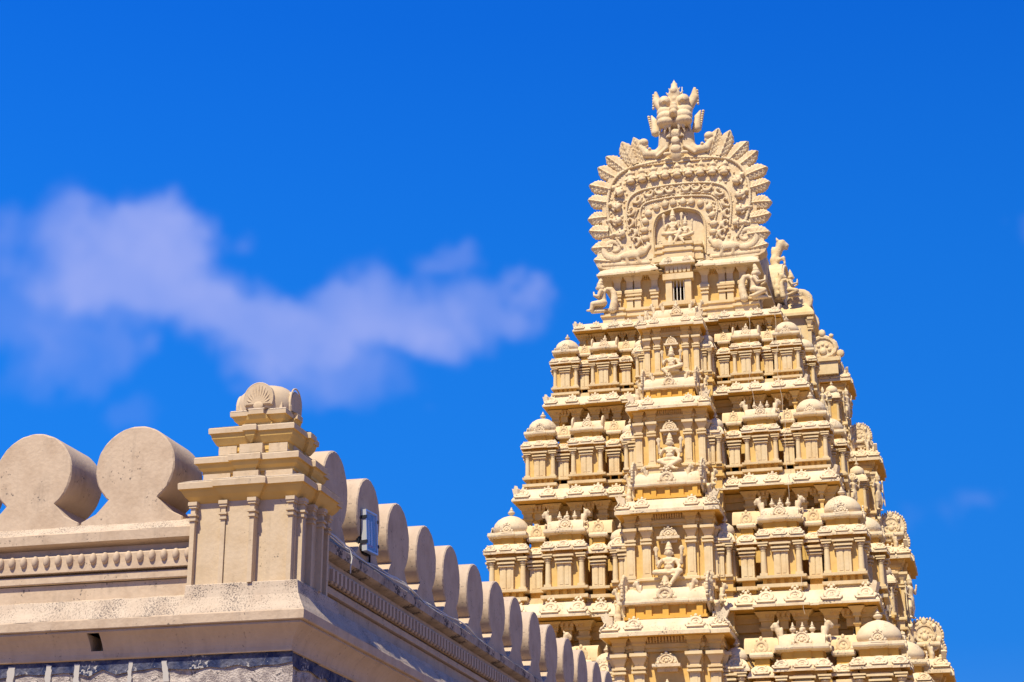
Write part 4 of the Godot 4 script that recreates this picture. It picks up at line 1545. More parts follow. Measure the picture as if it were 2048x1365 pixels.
# the smaller gable on the long right side of the roof, with its beast and the bay below
func side_gable():
	var st := S()
	var arc := PackedVector2Array()
	for q in spline(both([V2(1.9, .0), V2(2.2, 1.0), V2(1.7, 2.0), V2(0, 2.6)]), 4):
		arc.append(q)
	extrude(st, arc, -1.2, .25)
	var g := part(tower, "side_gable", done(st), M.stucco, Vector3(4.0, 34.6, 0), PI / 2)
	part(g, "bead_border", bead_rope(both([V2(1.8, .1), V2(2.05, 1.0), V2(1.6, 1.9), V2(0, 2.45)]), .1, .2, .28), M.stucco)
	part(g, "yali", G.yali, M.stucco, Vector3(0, 2.4, -.1), -PI / 2, Vector3(1.5, 1.7, 1.6))
	for sx in [-1.0, 1.0]:
		part(g, "yali", G.yali, M.stucco, Vector3(sx * 2.2, .2, .1), -PI / 2, Vector3(1.0, 1.2, 1.2))
	st = S()
	sweep(st, [V2(-2.3, -1.2), V2(-2.3, .9), V2(2.3, .9), V2(2.3, -1.2)], [V2(-.3, 31.3), V2(-.3, 33.62), V2(.0, 33.66), V2(.0, 33.8), V2(-.1, 34.0), V2(-.4, 34.4)], true, true)
	var b := part(tower, "side_bay", done(st), M.cream)
	put(b, 1, 0, 0, 4.85)
	st = S()
	box(st, -1.9, 1.9, 30.6, 31.25, -.6, 1.9)
	box(st, -2.0, 2.0, 31.25, 31.42, -.6, 2.0)
	part(b, "bay_base", done(st), M.cream)
	st = S()
	barrel(st, 1.75, .7, .9, 31.42)
	part(b, "barrel_roof", done(st), M.eave, Vector3(0, 0, 1.2))
	for sx in [-1.0, 1.0]:
		part(b, "gable", G.kudu1, M.stucco, Vector3(sx * 1.76, 31.95, 1.2), PI / 2 * sx, Vector3(1.7, 1.6, 1.2))
		for q in [-.62, 0.0, .62]:
			part(b, "yali", G.yali, M.stucco, Vector3(sx * 1.6, 31.42 + (.85 if q == 0.0 else .3), 1.2 + q), 0.0 if sx > 0 else PI, Vector3(.5, .6, .5))
	for x in [-2.05, -1.2, 1.2, 2.05]:
		part(b, "pilaster", G.pilaster, M.cream, Vector3(x, 31.6, .62), 0, Vector3(.8, 2.0, .8))
	st = S()
	barrel(st, 1.7, .55, .6, 34.4)
	part(b, "barrel_roof", done(st), M.eave, Vector3(0, 0, .2))
	for sx in [-1.0, 1.0]:
		var gs := S()
		lathe(gs, Vector3.ZERO, [V2(.0, -.05), V2(.6, -.05), V2(.66, 0), V2(.58, .08), V2(.4, .08), V2(.36, .03), V2(.2, .05), V2(.0, .12)], 16)
		var go := part(b, "gable", done(gs), M.stucco, Vector3(sx * 1.72, 34.6, .2))
		go.rotation.z = -PI / 2 * sx

# ------------------------------------------------------------------ the parapet walls and the corner turret
const WZ := -14.457    # plane of the merlon faces of the front wall
const WX := -5.637     # plane of the merlon faces of the side wall

func merlon_mesh(r: float, pitch: float, thick: float, sd := 0) -> ArrayMesh:
	# a disc on a flared foot, foot at y = 0, disc centre at .49, front face at z = 0, thickness towards -z; smooth rim, softened edge
	var pts: Array[Vector2] = []
	var nor: Array[Vector2] = []
	var yc := .49
	var a0 := asin(-.29 / r)
	var half := pitch * .5 - .006
	pts.append(V2(half, -.05))
	pts.append(V2(half - .004, .018))
	pts.append(V2(lerpf(half, cos(a0) * r, .55), .085))
	pts.append(V2(cos(a0) * r, yc - .29))
	var n := 56
	var wn := noise(sd + 60, .07, 3)
	for i in range(1, n):
		var a := lerpf(a0, PI - a0, float(i) / n)
		var wob := 1.0 + .012 * wn.get_noise_1d(i * 5.0) + .008 * sin(a * 2.0 + sd)
		pts.append(V2(cos(a) * r * wob, yc + sin(a) * r * wob))
	pts.append(V2(-cos(a0) * r, yc - .29))
	pts.append(V2(-lerpf(half, cos(a0) * r, .55), .085))
	pts.append(V2(-half + .004, .018))
	pts.append(V2(-half, -.05))
	var st := S()
	var m := pts.size()
	var cen := V2(0, .36)
	var inner: Array[Vector2] = []
	var e := .012
	for i in m:
		var d := (pts[i] - (V2(0, yc) if i > 2 and i < m - 3 else V2(0, .0))).normalized()
		inner.append(pts[i] - d * (e * (1.0 + .9 * wn.get_noise_1d(i * 31.0))))
	var rim := func(i: int, z: float) -> Vector3:
		return Vector3(pts[i].x, pts[i].y, z)
	for i in m - 1:
		var smooth := i >= 3 and i < m - 4
		var na: Vector3
		var nb: Vector3
		if smooth:
			na = Vector3(pts[i].x, pts[i].y - yc, 0).normalized()
			nb = Vector3(pts[i + 1].x, pts[i + 1].y - yc, 0).normalized()
		else:
			var t := pts[i + 1] - pts[i]
			na = Vector3(t.y, -t.x, 0).normalized()
			nb = na
		quadn(st, [rim.call(i, -e), rim.call(i, -thick), rim.call(i + 1, -thick), rim.call(i + 1, -e)], [na, na, nb, nb])
		quad(st, Vector3(inner[i].x, inner[i].y, 0), rim.call(i, -e), rim.call(i + 1, -e), Vector3(inner[i + 1].x, inner[i + 1].y, 0))
	for s in 2:
		var poly := PackedVector2Array()
		for i in m:
			poly.append(inner[i] if s == 0 else pts[i])
		var id := Geometry2D.triangulate_polygon(poly)
		for i in range(0, id.size(), 3):
			var a := poly[id[i]]
			var b := poly[id[i + 1]]
			var c := poly[id[i + 2]]
			var z := 0.0 if s == 0 else -thick
			if ((b - a).cross(c - a) > 0) == (s == 0):
				tri(st, Vector3(a.x, a.y, z), Vector3(b.x, b.y, z), Vector3(c.x, c.y, z))
			else:
				tri(st, Vector3(a.x, a.y, z), Vector3(c.x, c.y, z), Vector3(b.x, b.y, z))
	return done(st)

# a straight moulding along local x from x0 to x1; profile (outward z, y) from bottom to top, rough = waviness of its edges
func run(x0: float, x1: float, prof: Array, wav := 0.0, sd := 1, step := .25) -> ArrayMesh:
	var st := S()
	var nz := noise(sd, 1.1, 3)
	var n := int(max(1, ceil((x1 - x0) / step))) if wav > 0.0 else 1
	for i in n:
		for j in prof.size() - 1:
			var v := []
			for q in [[i, j], [i + 1, j], [i + 1, j + 1], [i, j + 1]]:
				var x := lerpf(x0, x1, float(q[0]) / n)
				var p: Vector2 = prof[q[1]]
				var dy := nz.get_noise_2d(x * 3.0, q[1] * 7.3) * wav
				var dz := nz.get_noise_2d(x * 3.0 + 50.0, q[1] * 5.1) * wav
				v.append(Vector3(x, p.y + dy, p.x + dz))
			quad(st, v[0], v[1], v[2], v[3])
	# ends
	for e in [x0, x1]:
		var poly := PackedVector2Array()
		for p in prof:
			poly.append(p)
		var zb := -.6
		poly.append(V2(zb, prof[prof.size() - 1].y))
		poly.append(V2(zb, prof[0].y))
		var id := Geometry2D.triangulate_polygon(poly)
		for i in range(0, id.size(), 3):
			tri(st, Vector3(e, poly[id[i]].y, poly[id[i]].x), Vector3(e, poly[id[i + 1]].y, poly[id[i + 1]].x), Vector3(e, poly[id[i + 2]].y, poly[id[i + 2]].x))
	return done(st)

func wall_parts(w: Node3D, x0: float, x1: float, dark: bool, hole: float):
	# local frame: x along the wall, z outward from the merlon faces, y up from the ground
	var pm: Material = M.parapet
	# body
	var st := S()
	box(st, x0, x1, 4.05, 5.46, -.66, -.02)
	part(w, "body", done(st), pm)
	# coping: sloped top and lip
	part(w, "coping_slope", run(x0, x1, [V2(.125, 5.375), V2(.06, 5.425), V2(-.02, 5.478), V2(-.10, 5.50)], .012, 3), M.ledge)
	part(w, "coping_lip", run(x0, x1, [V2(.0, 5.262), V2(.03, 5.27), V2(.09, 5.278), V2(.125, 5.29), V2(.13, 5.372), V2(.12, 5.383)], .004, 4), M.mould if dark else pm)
	# frieze: upper fascia, bead band, two fillets, lower field
	part(w, "upper_fascia", run(x0, x1, [V2(.02, 5.19), V2(.02, 5.263)]), pm)
	part(w, "bead_fascia", run(x0, x1, [V2(.03, 5.046), V2(.074, 5.050), V2(.074, 5.185), V2(.066, 5.197), V2(.0, 5.199)]), pm)
	part(w, "fillet", run(x0, x1, [V2(.0, 4.958), V2(.046, 4.96), V2(.05, 4.965), V2(.05, 5.018), V2(.044, 5.026), V2(.0, 5.03)]), pm)
	part(w, "lower_field", run(x0, x1, [V2(.012, 4.74), V2(.012, 4.95)]), pm)
	# ledge: sloped top, lip, cove
	var lp := -.15 if not dark else -.12      # turret faces stand this far out; the ledge lip is .2 beyond them
	var f := .168 - lp
	part(w, "ledge_slope", run(x0, x1, [V2(f, 4.575), V2(f - .02, 4.61), V2(f - .052, 4.66), V2(f - .085, 4.715), V2(f - .105, 4.755), V2(.02, 4.80), V2(-.02, 4.83)], .009, 6, .08), M.ledge)
	part(w, "ledge_lip", run(x0, x1, [V2(f - .07, 4.487), V2(f - .005, 4.494), V2(f, 4.5), V2(f + .003, 4.57), V2(f - .004, 4.582)], .004, 7), pm)
	var cove := []
	for i in 8:
		var t := i / 7.0
		cove.append(V2(f - .15 + .115 * t * t, 4.28 + .185 * t))
	cove.append(V2(f - .025, 4.472))
	cove.append(V2(f - .03, 4.489))
	if dark:
		part(w, "cove", run(x0, x1, cove, .003, 8), pm)
	else:
		# a square drain opening breaks the cove
		part(w, "cove", run(x0, hole - .055, cove, .003, 8), pm)
		part(w, "cove", run(hole + .055, x1, cove, .003, 8), pm)
		part(w, "drain_lip", run(hole - .055, hole + .055, cove.slice(0, 3)), pm)
		part(w, "drain_lintel", run(hole - .055, hole + .055, cove.slice(7)), pm)
		var dr := S()
		box(dr, hole - .056, hole + .056, 4.28, 4.5, f - .5, f - .32)
		part(w, "drain_back", done(dr), pm)
	part(w, "cove_band", run(x0, x1, [V2(f - .26, 4.262), V2(f - .17, 4.262), V2(f - .153, 4.268), V2(f - .151, 4.281)], .002, 9), pm)

func build_walls():
	# front wall, sunlit
	var w := thing("parapet", "sunlit plaster parapet with big keyhole merlons and a bead row, left of the turret", "parapet", Vector3(0, 0, WZ))
	wall_parts(w, -12.6, -6.40, false, -7.225)
	var mm := [merlon_mesh(.37, .98, .60, 1), merlon_mesh(.372, .98, .60, 2), merlon_mesh(.366, .98, .60, 3)]
	var mr := RandomNumberGenerator.new()
	mr.seed = 4
	for i in 6:
		var mo := part(w, "merlon", mm[i % 3], M.parapet, Vector3(-7.085 - .98 * i, 5.482, mr.randf_range(-.006, .0)))
		mo.rotation.y = mr.randf_range(-.012, .012)
	var bd := S()
	ball(bd, Vector3.ZERO, Vector3(.031, .052, .034), 12)
	var bm := done(bd)
	for i in 55:
		part(w, "bead", bm, M.parapet, Vector3(-6.50 - i * .1095, 5.150, .080))
	var st := S()
	lower_wall(w, -12.6, -5.50, .12)
	# limewash dabs smeared over the dark band
	var rng := RandomNumberGenerator.new()
	rng.seed = 8
	for q in [[-8.03, .062, .0], [-7.68, .055, .0], [-7.42, .05, -.01], [-6.93, .036, .02], [-6.63, .05, -.12], [-8.4, .06, .0], [-9.0, .05, .0]]:
		var pts := PackedVector2Array()
		for i in 9:
			pts.append(V2(q[1] * (.5 + rng.randf_range(-.12, .12)) + (i - 8) * q[2] * .03, i * .022))
		for i in range(8, -1, -1):
			pts.append(V2(-q[1] * (.5 + rng.randf_range(-.12, .12)) + (i - 8) * q[2] * .03, i * .022 + rng.randf_range(0, .012)))
		st = S()
		extrude(st, pts, -.02, .004)
		part(w, "limewash_dab", done(st), M.limewash, Vector3(q[0], 4.06, .137))
	# side wall, in shade
	var s := thing("parapet", "shaded plaster parapet with a long receding row of keyhole merlons, right of the turret", "parapet", Vector3(WX, 0, 0))
	s.rotation.y = PI / 2
	wall_parts(s, 15.0, 40.0, true, 0.0)
	var m2 := [merlon_mesh(.36, .967, .55, 5), merlon_mesh(.357, .967, .55, 6), merlon_mesh(.363, .967, .55, 7)]
	for i in 24:
		var mo := part(s, "merlon", m2[(i * 2 + i / 3) % 3], M.parapet, Vector3(15.60 + .967 * i + mr.randf_range(-.012, .012), 5.46 + mr.randf_range(-.008, .006), mr.randf_range(-.012, .004)))
		mo.rotation.y = mr.randf_range(-.02, .02)
		mo.rotation.z = mr.randf_range(-.012, .012)
	st = S()
	box(st, -.026, .026, -.065, .045, -.02, .03)
	ball(st, Vector3(0, -.06, .008), Vector3(.026, .03, .022), 8)
	var cm := done(st)
	for i in 180:
		part(s, "bead", cm, M.parapet, Vector3(15.34 + i * .1095, 5.12, .076))
	lower_wall(s, 14.335, 40.0, .1)

# the rough lower wall under the cove: granite and old plaster with a dark painted band and limewash dabs
func lower_wall(w: Node3D, x0: float, x1: float, z: float):
	var st := S()
	var nz := noise(33, 2.2, 4)
	var nx := int((x1 - x0) / .09)
	var ny := 14
	for i in nx:
		for j in ny:
			var v := []
			for q in [[i, j], [i + 1, j], [i + 1, j + 1], [i, j + 1]]:
				var x := lerpf(x0, x1, float(q[0]) / nx)
				var y := lerpf(3.0, 4.275, float(q[1]) / ny)
				v.append(Vector3(x, y, z + nz.get_noise_2d(x * 3.0, y * 4.0) * (.012 if y > 4.1 else .03)))
			quad(st, v[0], v[1], v[2], v[3])
	part(w, "rough_masonry", done(st), M.stone)
	st = S()
	box(st, x0, x1, 0, 3.0, z - .5, z + .02)
	part(w, "base_masonry", done(st), M.stone)
	st = S()
	nx = int((x1 - x0) / .12)
	for i in nx:
		var v := []
		for q in [[i, 0], [i + 1, 0], [i + 1, 1], [i, 1]]:
			var x := lerpf(x0, x1, float(q[0]) / nx)
			v.append(Vector3(x, 4.165 + .05 * nz.get_noise_2d(x * 4.0, 3.0) if q[1] == 0 else 4.30, z + .016))
		quad(st, v[0], v[1], v[2], v[3])
	part(w, "painted_band", done(st), M.blue_black)

func turret_prof(list: Array) -> Array:
	var out := []
	for q in list:
		out.append(V2(q[0], q[1]))
	return out

func build_turret():
	var t := thing("corner_turret", "square plaster corner turret with stacked eaves and a shell gabled cap", "turret", Vector3(-5.98, 0, -14.77))
	var h := .463
	var plan := stepped(h, h, .15, .0)
	plan = [V2(-h, h), V2(-.14, h), V2(-.14, h + .035), V2(.13, h + .035), V2(.13, h), V2(h, h), V2(h, .14), V2(h + .035, .14), V2(h + .035, -.14), V2(h, -.14), V2(h, -.30), V2(-h, -.30)]
	var st := S()
	sweep(st, plan, [V2(0, 4.5), V2(0, 5.58)])
	part(t, "shaft", done(st), M.turret)
	# eaves: [offset of wall below, bottom y, lip offset, lip y, lip top y, next wall offset, y]
	var eaves := [
		[V2(-.02, 5.54), V2(.012, 5.56), V2(.03, 5.58), V2(.055, 5.605), V2(.078, 5.64), V2(.088, 5.662), V2(.105, 5.665), V2(.108, 5.715), V2(.098, 5.724), V2(.02, 5.752), V2(-.10, 5.756)],
		[V2(-.09, 5.72), V2(-.06, 5.75), V2(-.06, 5.815), V2(-.045, 5.82), V2(-.045, 5.845), V2(-.02, 5.87), V2(-.01, 5.905), V2(.012, 5.908), V2(.014, 5.955), V2(.004, 5.965), V2(-.08, 5.985), V2(-.2, 5.99)],
		[V2(-.17, 5.96), V2(-.15, 5.99), V2(-.15, 6.035), V2(-.142, 6.04), V2(-.142, 6.09), V2(-.125, 6.10), V2(-.095, 6.15), V2(-.085, 6.19), V2(-.070, 6.193), V2(-.068, 6.235), V2(-.078, 6.245), V2(-.16, 6.27), V2(-.3, 6.275)],
		[V2(-.29, 6.24), V2(-.265, 6.27), V2(-.265, 6.315), V2(-.235, 6.34), V2(-.22, 6.375), V2(-.205, 6.378), V2(-.203, 6.415), V2(-.212, 6.425), V2(-.3, 6.435)],
	]
	for i in eaves.size():
		st = S()
		var lips: Array = eaves[i]
		var li: int = [6, 7, 8, 5][i]
		sweep(st, plan, lips.slice(li), true, true)
		part(t, "eave", done(st), M.turret)
		st = S()
		sweep(st, plan, lips.slice(0, li + 1), true, false, true)
		part(t, "eave_cavetto", done(st), M.trim_bounce)  # golden bounce under the eaves is painted into this colour
		# weathered top face of each eave, a thin coat above the lip
		st = S()
		var m := lips.size()
		sweep(st, plan, [lips[m - 3] + V2(.002, .002), lips[m - 2] + V2(0, .005), lips[m - 1] + V2(0, .004)])
		part(t, "eave_top", done(st), M.ledge)
	# blocks on the two necks
	for q in [[-.405, -.16, .40, 5.752, 5.822], [-.12, .11, .435, 5.752, 5.822], [.155, .405, .40, 5.752, 5.822], [-.315, -.15, .31, 5.988, 6.088], [-.11, .10, .345, 5.988, 6.088], [.145, .315, .31, 5.988, 6.088]]:
		st = S()
		box(st, q[0], q[1], q[3], q[4], q[2] - .1, q[2] + .022)
		part(t, "neck_block", done(st), M.turret)
		if q[0] > .1:
			st = S()
			box(st, q[2] - .1, q[2] + .022, q[3], q[4], -.24, q[1] - .1)
			part(t, "neck_block", done(st), M.turret)
	# cap: crossed barrel gables
	var cap_n := S()
	box(cap_n, -.20, .20, 6.43, 6.50, -.20, .20)
	part(t, "cap_base", done(cap_n), M.turret)
	for q in 2:
		var b := S()
		var arc := PackedVector2Array()
		for i in 15:
			var a := lerpf(-.4, PI + .4, i / 14.0)
			arc.append(V2(cos(a) * .14, 6.525 + sin(a) * .15))
		extrude(b, arc, -.262, .262, .01)
		part(t, "cap_vault", done(b), M.turret, Vector3.ZERO, q * PI / 2, Vector3(1, 1, 1) if q == 0 else Vector3(.98, .995, .985))
	var dm := S()
	lathe(dm, Vector3.ZERO, [V2(.245, 6.435), V2(.262, 6.50), V2(.245, 6.59), V2(.18, 6.665), V2(.08, 6.70), V2(0, 6.705)], 20, .3)
	part(t, "cap_dome", done(dm), M.turret)
	var shell := S()
	for i in 11:
		var a := lerpf(.12, PI - .12, i / 10.0)
		tube(shell, [Vector3(cos(a) * .05, 6.48 + sin(a) * .04, .258), Vector3(cos(a) * .09, 6.49 + sin(a) * .11, .263), Vector3(cos(a) * .108, 6.50 + sin(a) * .145, .26)], [.003, .007, .005], 6)
	ball(shell, Vector3(0, 6.46, .258), Vector3(.05, .04, .015), 10)
	part(t, "shell", done(shell), M.turret)
	for sx in [-1.0, 1.0]:
		var rim := S()
		var path := []
		var rad := []
		for i in 21:
			var a := lerpf(-.42, PI + .42, i / 20.0)
			path.append(Vector3(cos(a) * .132, 6.525 + sin(a) * .142, .02))
			rad.append(.008)
		tube(rim, path, rad, 6)
		var ro := part(t, "gable_rim", done(rim), M.turret, Vector3(0 if sx < 0 else .229, 0, .236 if sx < 0 else 0), 0.0 if sx < 0 else PI / 2)
	# pilasters with stepped capitals
	var pl := S()
	box(pl, -.020, .020, 4.838, 5.40, -.02, .052)
	box(pl, -.032, .032, 5.395, 5.415, -.02, .066)
	box(pl, -.025, .025, 5.415, 5.435, -.02, .056)
	box(pl, -.038, .038, 5.435, 5.452, -.02, .074)
	box(pl, -.020, .020, 5.452, 5.505, -.02, .052)
	box(pl, -.034, .034, 5.505, 5.525, -.02, .066)
	box(pl, -.040, .040, 5.525, 5.556, -.02, .074)
	var pmsh := done(pl)
	for q in [[-.44, h], [-.165, h], [.108, h + .035], [.438, h]]:
		part(t, "pilaster", pmsh, M.turret, Vector3(q[0], 0, q[1]))
	for q in [[.40, h], [.17, h], [.02, h + .035], [-.22, h]]:
		part(t, "pilaster", pmsh, M.turret, Vector3(q[1], 0, q[0]), PI / 2)
	# ledge wrapped round the foot, matching the ledges of the two walls
	st = S()
	var lp := [V2(-.463, .463), V2(.463, .463), V2(.463, -.463)]
	sweep(st, lp, [V2(.168, 4.577), V2(.149, 4.612), V2(.117, 4.662), V2(.085, 4.727), V2(.072, 4.785), V2(.066, 4.838), V2(.060, 4.845), V2(-.02, 4.85)], false)
	part(t, "ledge_slope", done(st), M.ledge)
	st = S()
	sweep(st, lp, [V2(.10, 4.489), V2(.163, 4.496), V2(.169, 4.502), V2(.172, 4.572), V2(.166, 4.584)], false)
	part(t, "ledge_lip", done(st), M.parapet)
	st = S()
	var cove := []
	for i in 8:
		var u := i / 7.0
		cove.append(V2(.019 + .115 * u * u, 4.281 + .185 * u))
	cove.append(V2(.144, 4.474))
	cove.append(V2(.139, 4.491))
	sweep(st, lp, [V2(-.1, 4.264), V2(.017, 4.27)] + cove, false)
	part(t, "cove", done(st), M.parapet)

# ------------------------------------------------------------------ sculpted figures on the tower
func deity(kind: int) -> ArrayMesh:
	# seated many-armed figure about 2 m tall, seat around y = .6, facing +z
	var p := []
	p.append_array([
		["e", Vector3(0, 1.50, .14), Vector3(.135, .165, .14)],                                  # head
		["e", Vector3(0, 1.48, .275), Vector3(.028, .05, .035)], ["e", Vector3(0, 1.41, .255), Vector3(.05, .018, .03)],
		["e", Vector3(-.05, 1.53, .255), Vector3(.03, .018, .025)], ["e", Vector3(.05, 1.53, .255), Vector3(.03, .018, .025)],
		["e", Vector3(-.145, 1.47, .13), Vector3(.035, .075, .04)], ["e", Vector3(.145, 1.47, .13), Vector3(.035, .075, .04)],
		["c", Vector3(0, 1.62, .12), Vector3(0, 1.84, .10), .14, .085], ["c", Vector3(0, 1.84, .1), Vector3(0, 2.0, .1), .085, .035],   # crown
		["e", Vector3(0, 1.64, .13), Vector3(.165, .035, .165)], ["e", Vector3(0, 1.78, .11), Vector3(.13, .025, .13)],
		["c", Vector3(0, 1.34, .12), Vector3(0, 1.26, .1), .075, .09],                            # neck
		["c", Vector3(-.17, 1.20, .1), Vector3(.17, 1.20, .1), .115, .115],                       # shoulders
		["c", Vector3(0, 1.16, .1), Vector3(0, .84, .12), .20, .17],                              # torso
		["e", Vector3(0, .90, .2), Vector3(.16, .13, .13)],
		["e", Vector3(0, .72, .12), Vector3(.25, .15, .2)],                                       # hips
	])
	for s in [-1.0, 1.0]:
		p.append_array([
			["c", Vector3(s * .25, 1.21, .08), Vector3(s * .42, 1.08, .04), .085, .07], ["c", Vector3(s * .42, 1.08, .04), Vector3(s * .45, 1.38, .12), .068, .05],   # raised back arms
			["e", Vector3(s * .45, 1.44, .14), Vector3(.06, .08, .05)], ["c", Vector3(s * .45, 1.5, .14), Vector3(s * .46, 1.72, .12), .05, .075], ["e", Vector3(s * .46, 1.66, .12), Vector3(.11, .09, .05)],
			["c", Vector3(s * .25, 1.18, .12), Vector3(s * .37, .94, .16), .08, .065],
		])
	p.append_array([["c", Vector3(-.37, .94, .16), Vector3(-.24, 1.10, .36), .062, .045], ["e", Vector3(-.22, 1.16, .38), Vector3(.045, .085, .03)]])
	if kind == 0:       # one leg folded, one hanging
		p.append_array([["c", Vector3(.37, .94, .16), Vector3(.34, .78, .36), .062, .045],
			["c", Vector3(-.15, .70, .16), Vector3(-.46, .68, .34), .15, .115], ["c", Vector3(-.46, .68, .34), Vector3(.02, .62, .46), .11, .075], ["e", Vector3(.08, .61, .5), Vector3(.11, .05, .06)],
			["c", Vector3(.15, .70, .16), Vector3(.40, .69, .38), .15, .12], ["c", Vector3(.40, .69, .38), Vector3(.10, .22, .42), .11, .07], ["e", Vector3(.08, .13, .48), Vector3(.06, .05, .11)],
			["c", Vector3(-.1, .5, .36), Vector3(-.12, .12, .38), .10, .16]])
	elif kind == 1:     # both shins crossed low, hands on the knees
		p.append_array([["c", Vector3(.37, .94, .16), Vector3(.36, .66, .34), .062, .05],
			["c", Vector3(-.15, .70, .16), Vector3(-.40, .60, .36), .15, .115], ["c", Vector3(-.40, .60, .36), Vector3(.18, .24, .44), .105, .07], ["e", Vector3(.28, .20, .48), Vector3(.12, .06, .08)],
			["c", Vector3(.15, .70, .16), Vector3(.40, .60, .36), .15, .115], ["c", Vector3(.40, .60, .36), Vector3(-.18, .24, .46), .105, .07], ["e", Vector3(-.3, .20, .48), Vector3(.12, .06, .08)]])
	else:               # dancing pose, one knee out, one leg folded under
		p.append_array([["c", Vector3(.37, .94, .16), Vector3(.52, .86, .34), .062, .05], ["e", Vector3(.56, .86, .38), Vector3(.07, .05, .06)],
			["c", Vector3(-.15, .70, .16), Vector3(-.36, .58, .36), .15, .115], ["c", Vector3(-.36, .58, .36), Vector3(-.10, .24, .44), .105, .07], ["e", Vector3(-.05, .15, .5), Vector3(.07, .05, .11)],
			["c", Vector3(.15, .70, .16), Vector3(.50, .76, .36), .15, .12], ["c", Vector3(.50, .76, .36), Vector3(-.02, .58, .48), .11, .075], ["e", Vector3(-.1, .56, .5), Vector3(.1, .05, .06)]])
	p.append(["e", Vector3(0, .52, .16), Vector3(.42, .12, .26)])
	for i in 5:
		p.append(["e", Vector3(-.2 + i * .1, 1.14 - .12 * (1.0 - pow((i - 2) / 2.0, 2)), .28), Vector3(.05, .05, .05)])
	return sculpt(p, .031, .022)

func standing(sd: int) -> ArrayMesh:
	var p := [
		["e", Vector3(.02, 1.62, .08), Vector3(.115, .15, .125)], ["e", Vector3(.02, 1.6, .2), Vector3(.025, .045, .03)], ["c", Vector3(.02, 1.72, .07), Vector3(.02, 1.98, .05), .12, .04], ["e", Vector3(.02, 1.75, .07), Vector3(.14, .03, .14)],
		["c", Vector3(.01, 1.47, .07), Vector3(0, 1.4, .06), .065, .08], ["c", Vector3(-.16, 1.34, .05), Vector3(.16, 1.36, .05), .1, .1], ["c", Vector3(0, 1.3, .06), Vector3(-.02, 1.02, .06), .17, .13], ["e", Vector3(-.02, .9, .06), Vector3(.19, .14, .15)],
		["c", Vector3(-.10, .86, .06), Vector3(-.13, .48, .10), .125, .09], ["c", Vector3(-.13, .48, .10), Vector3(-.12, .08, .05), .085, .06], ["e", Vector3(-.13, .04, .12), Vector3(.06, .045, .12)],
		["c", Vector3(.08, .86, .06), Vector3(.20, .50, .16), .125, .09], ["c", Vector3(.20, .50, .16), Vector3(.14, .08, .06), .085, .06], ["e", Vector3(.16, .04, .13), Vector3(.06, .045, .12)],
		["c", Vector3(-.24, 1.36, .05), Vector3(-.42, 1.18, .08), .07, .058], ["c", Vector3(-.42, 1.18, .08), Vector3(-.40, 1.44, .16), .055, .045], ["e", Vector3(-.40, 1.52, .17), Vector3(.05, .08, .045)],
		["c", Vector3(.24, 1.36, .05), Vector3(.38, 1.12, .06), .07, .058], ["c", Vector3(.38, 1.12, .06), Vector3(.24, .96, .2), .055, .045], ["c", Vector3(.46, .3, .16), Vector3(.40, 1.5, .1), .035, .035], ["e", Vector3(.40, 1.55, .1), Vector3(.07, .1, .06)],
		["c", Vector3(0, .8, .14), Vector3(.0, .3, .14), .09, .05]]
	return sculpt(mirror(p) if sd % 2 == 1 else p, .04, .035)

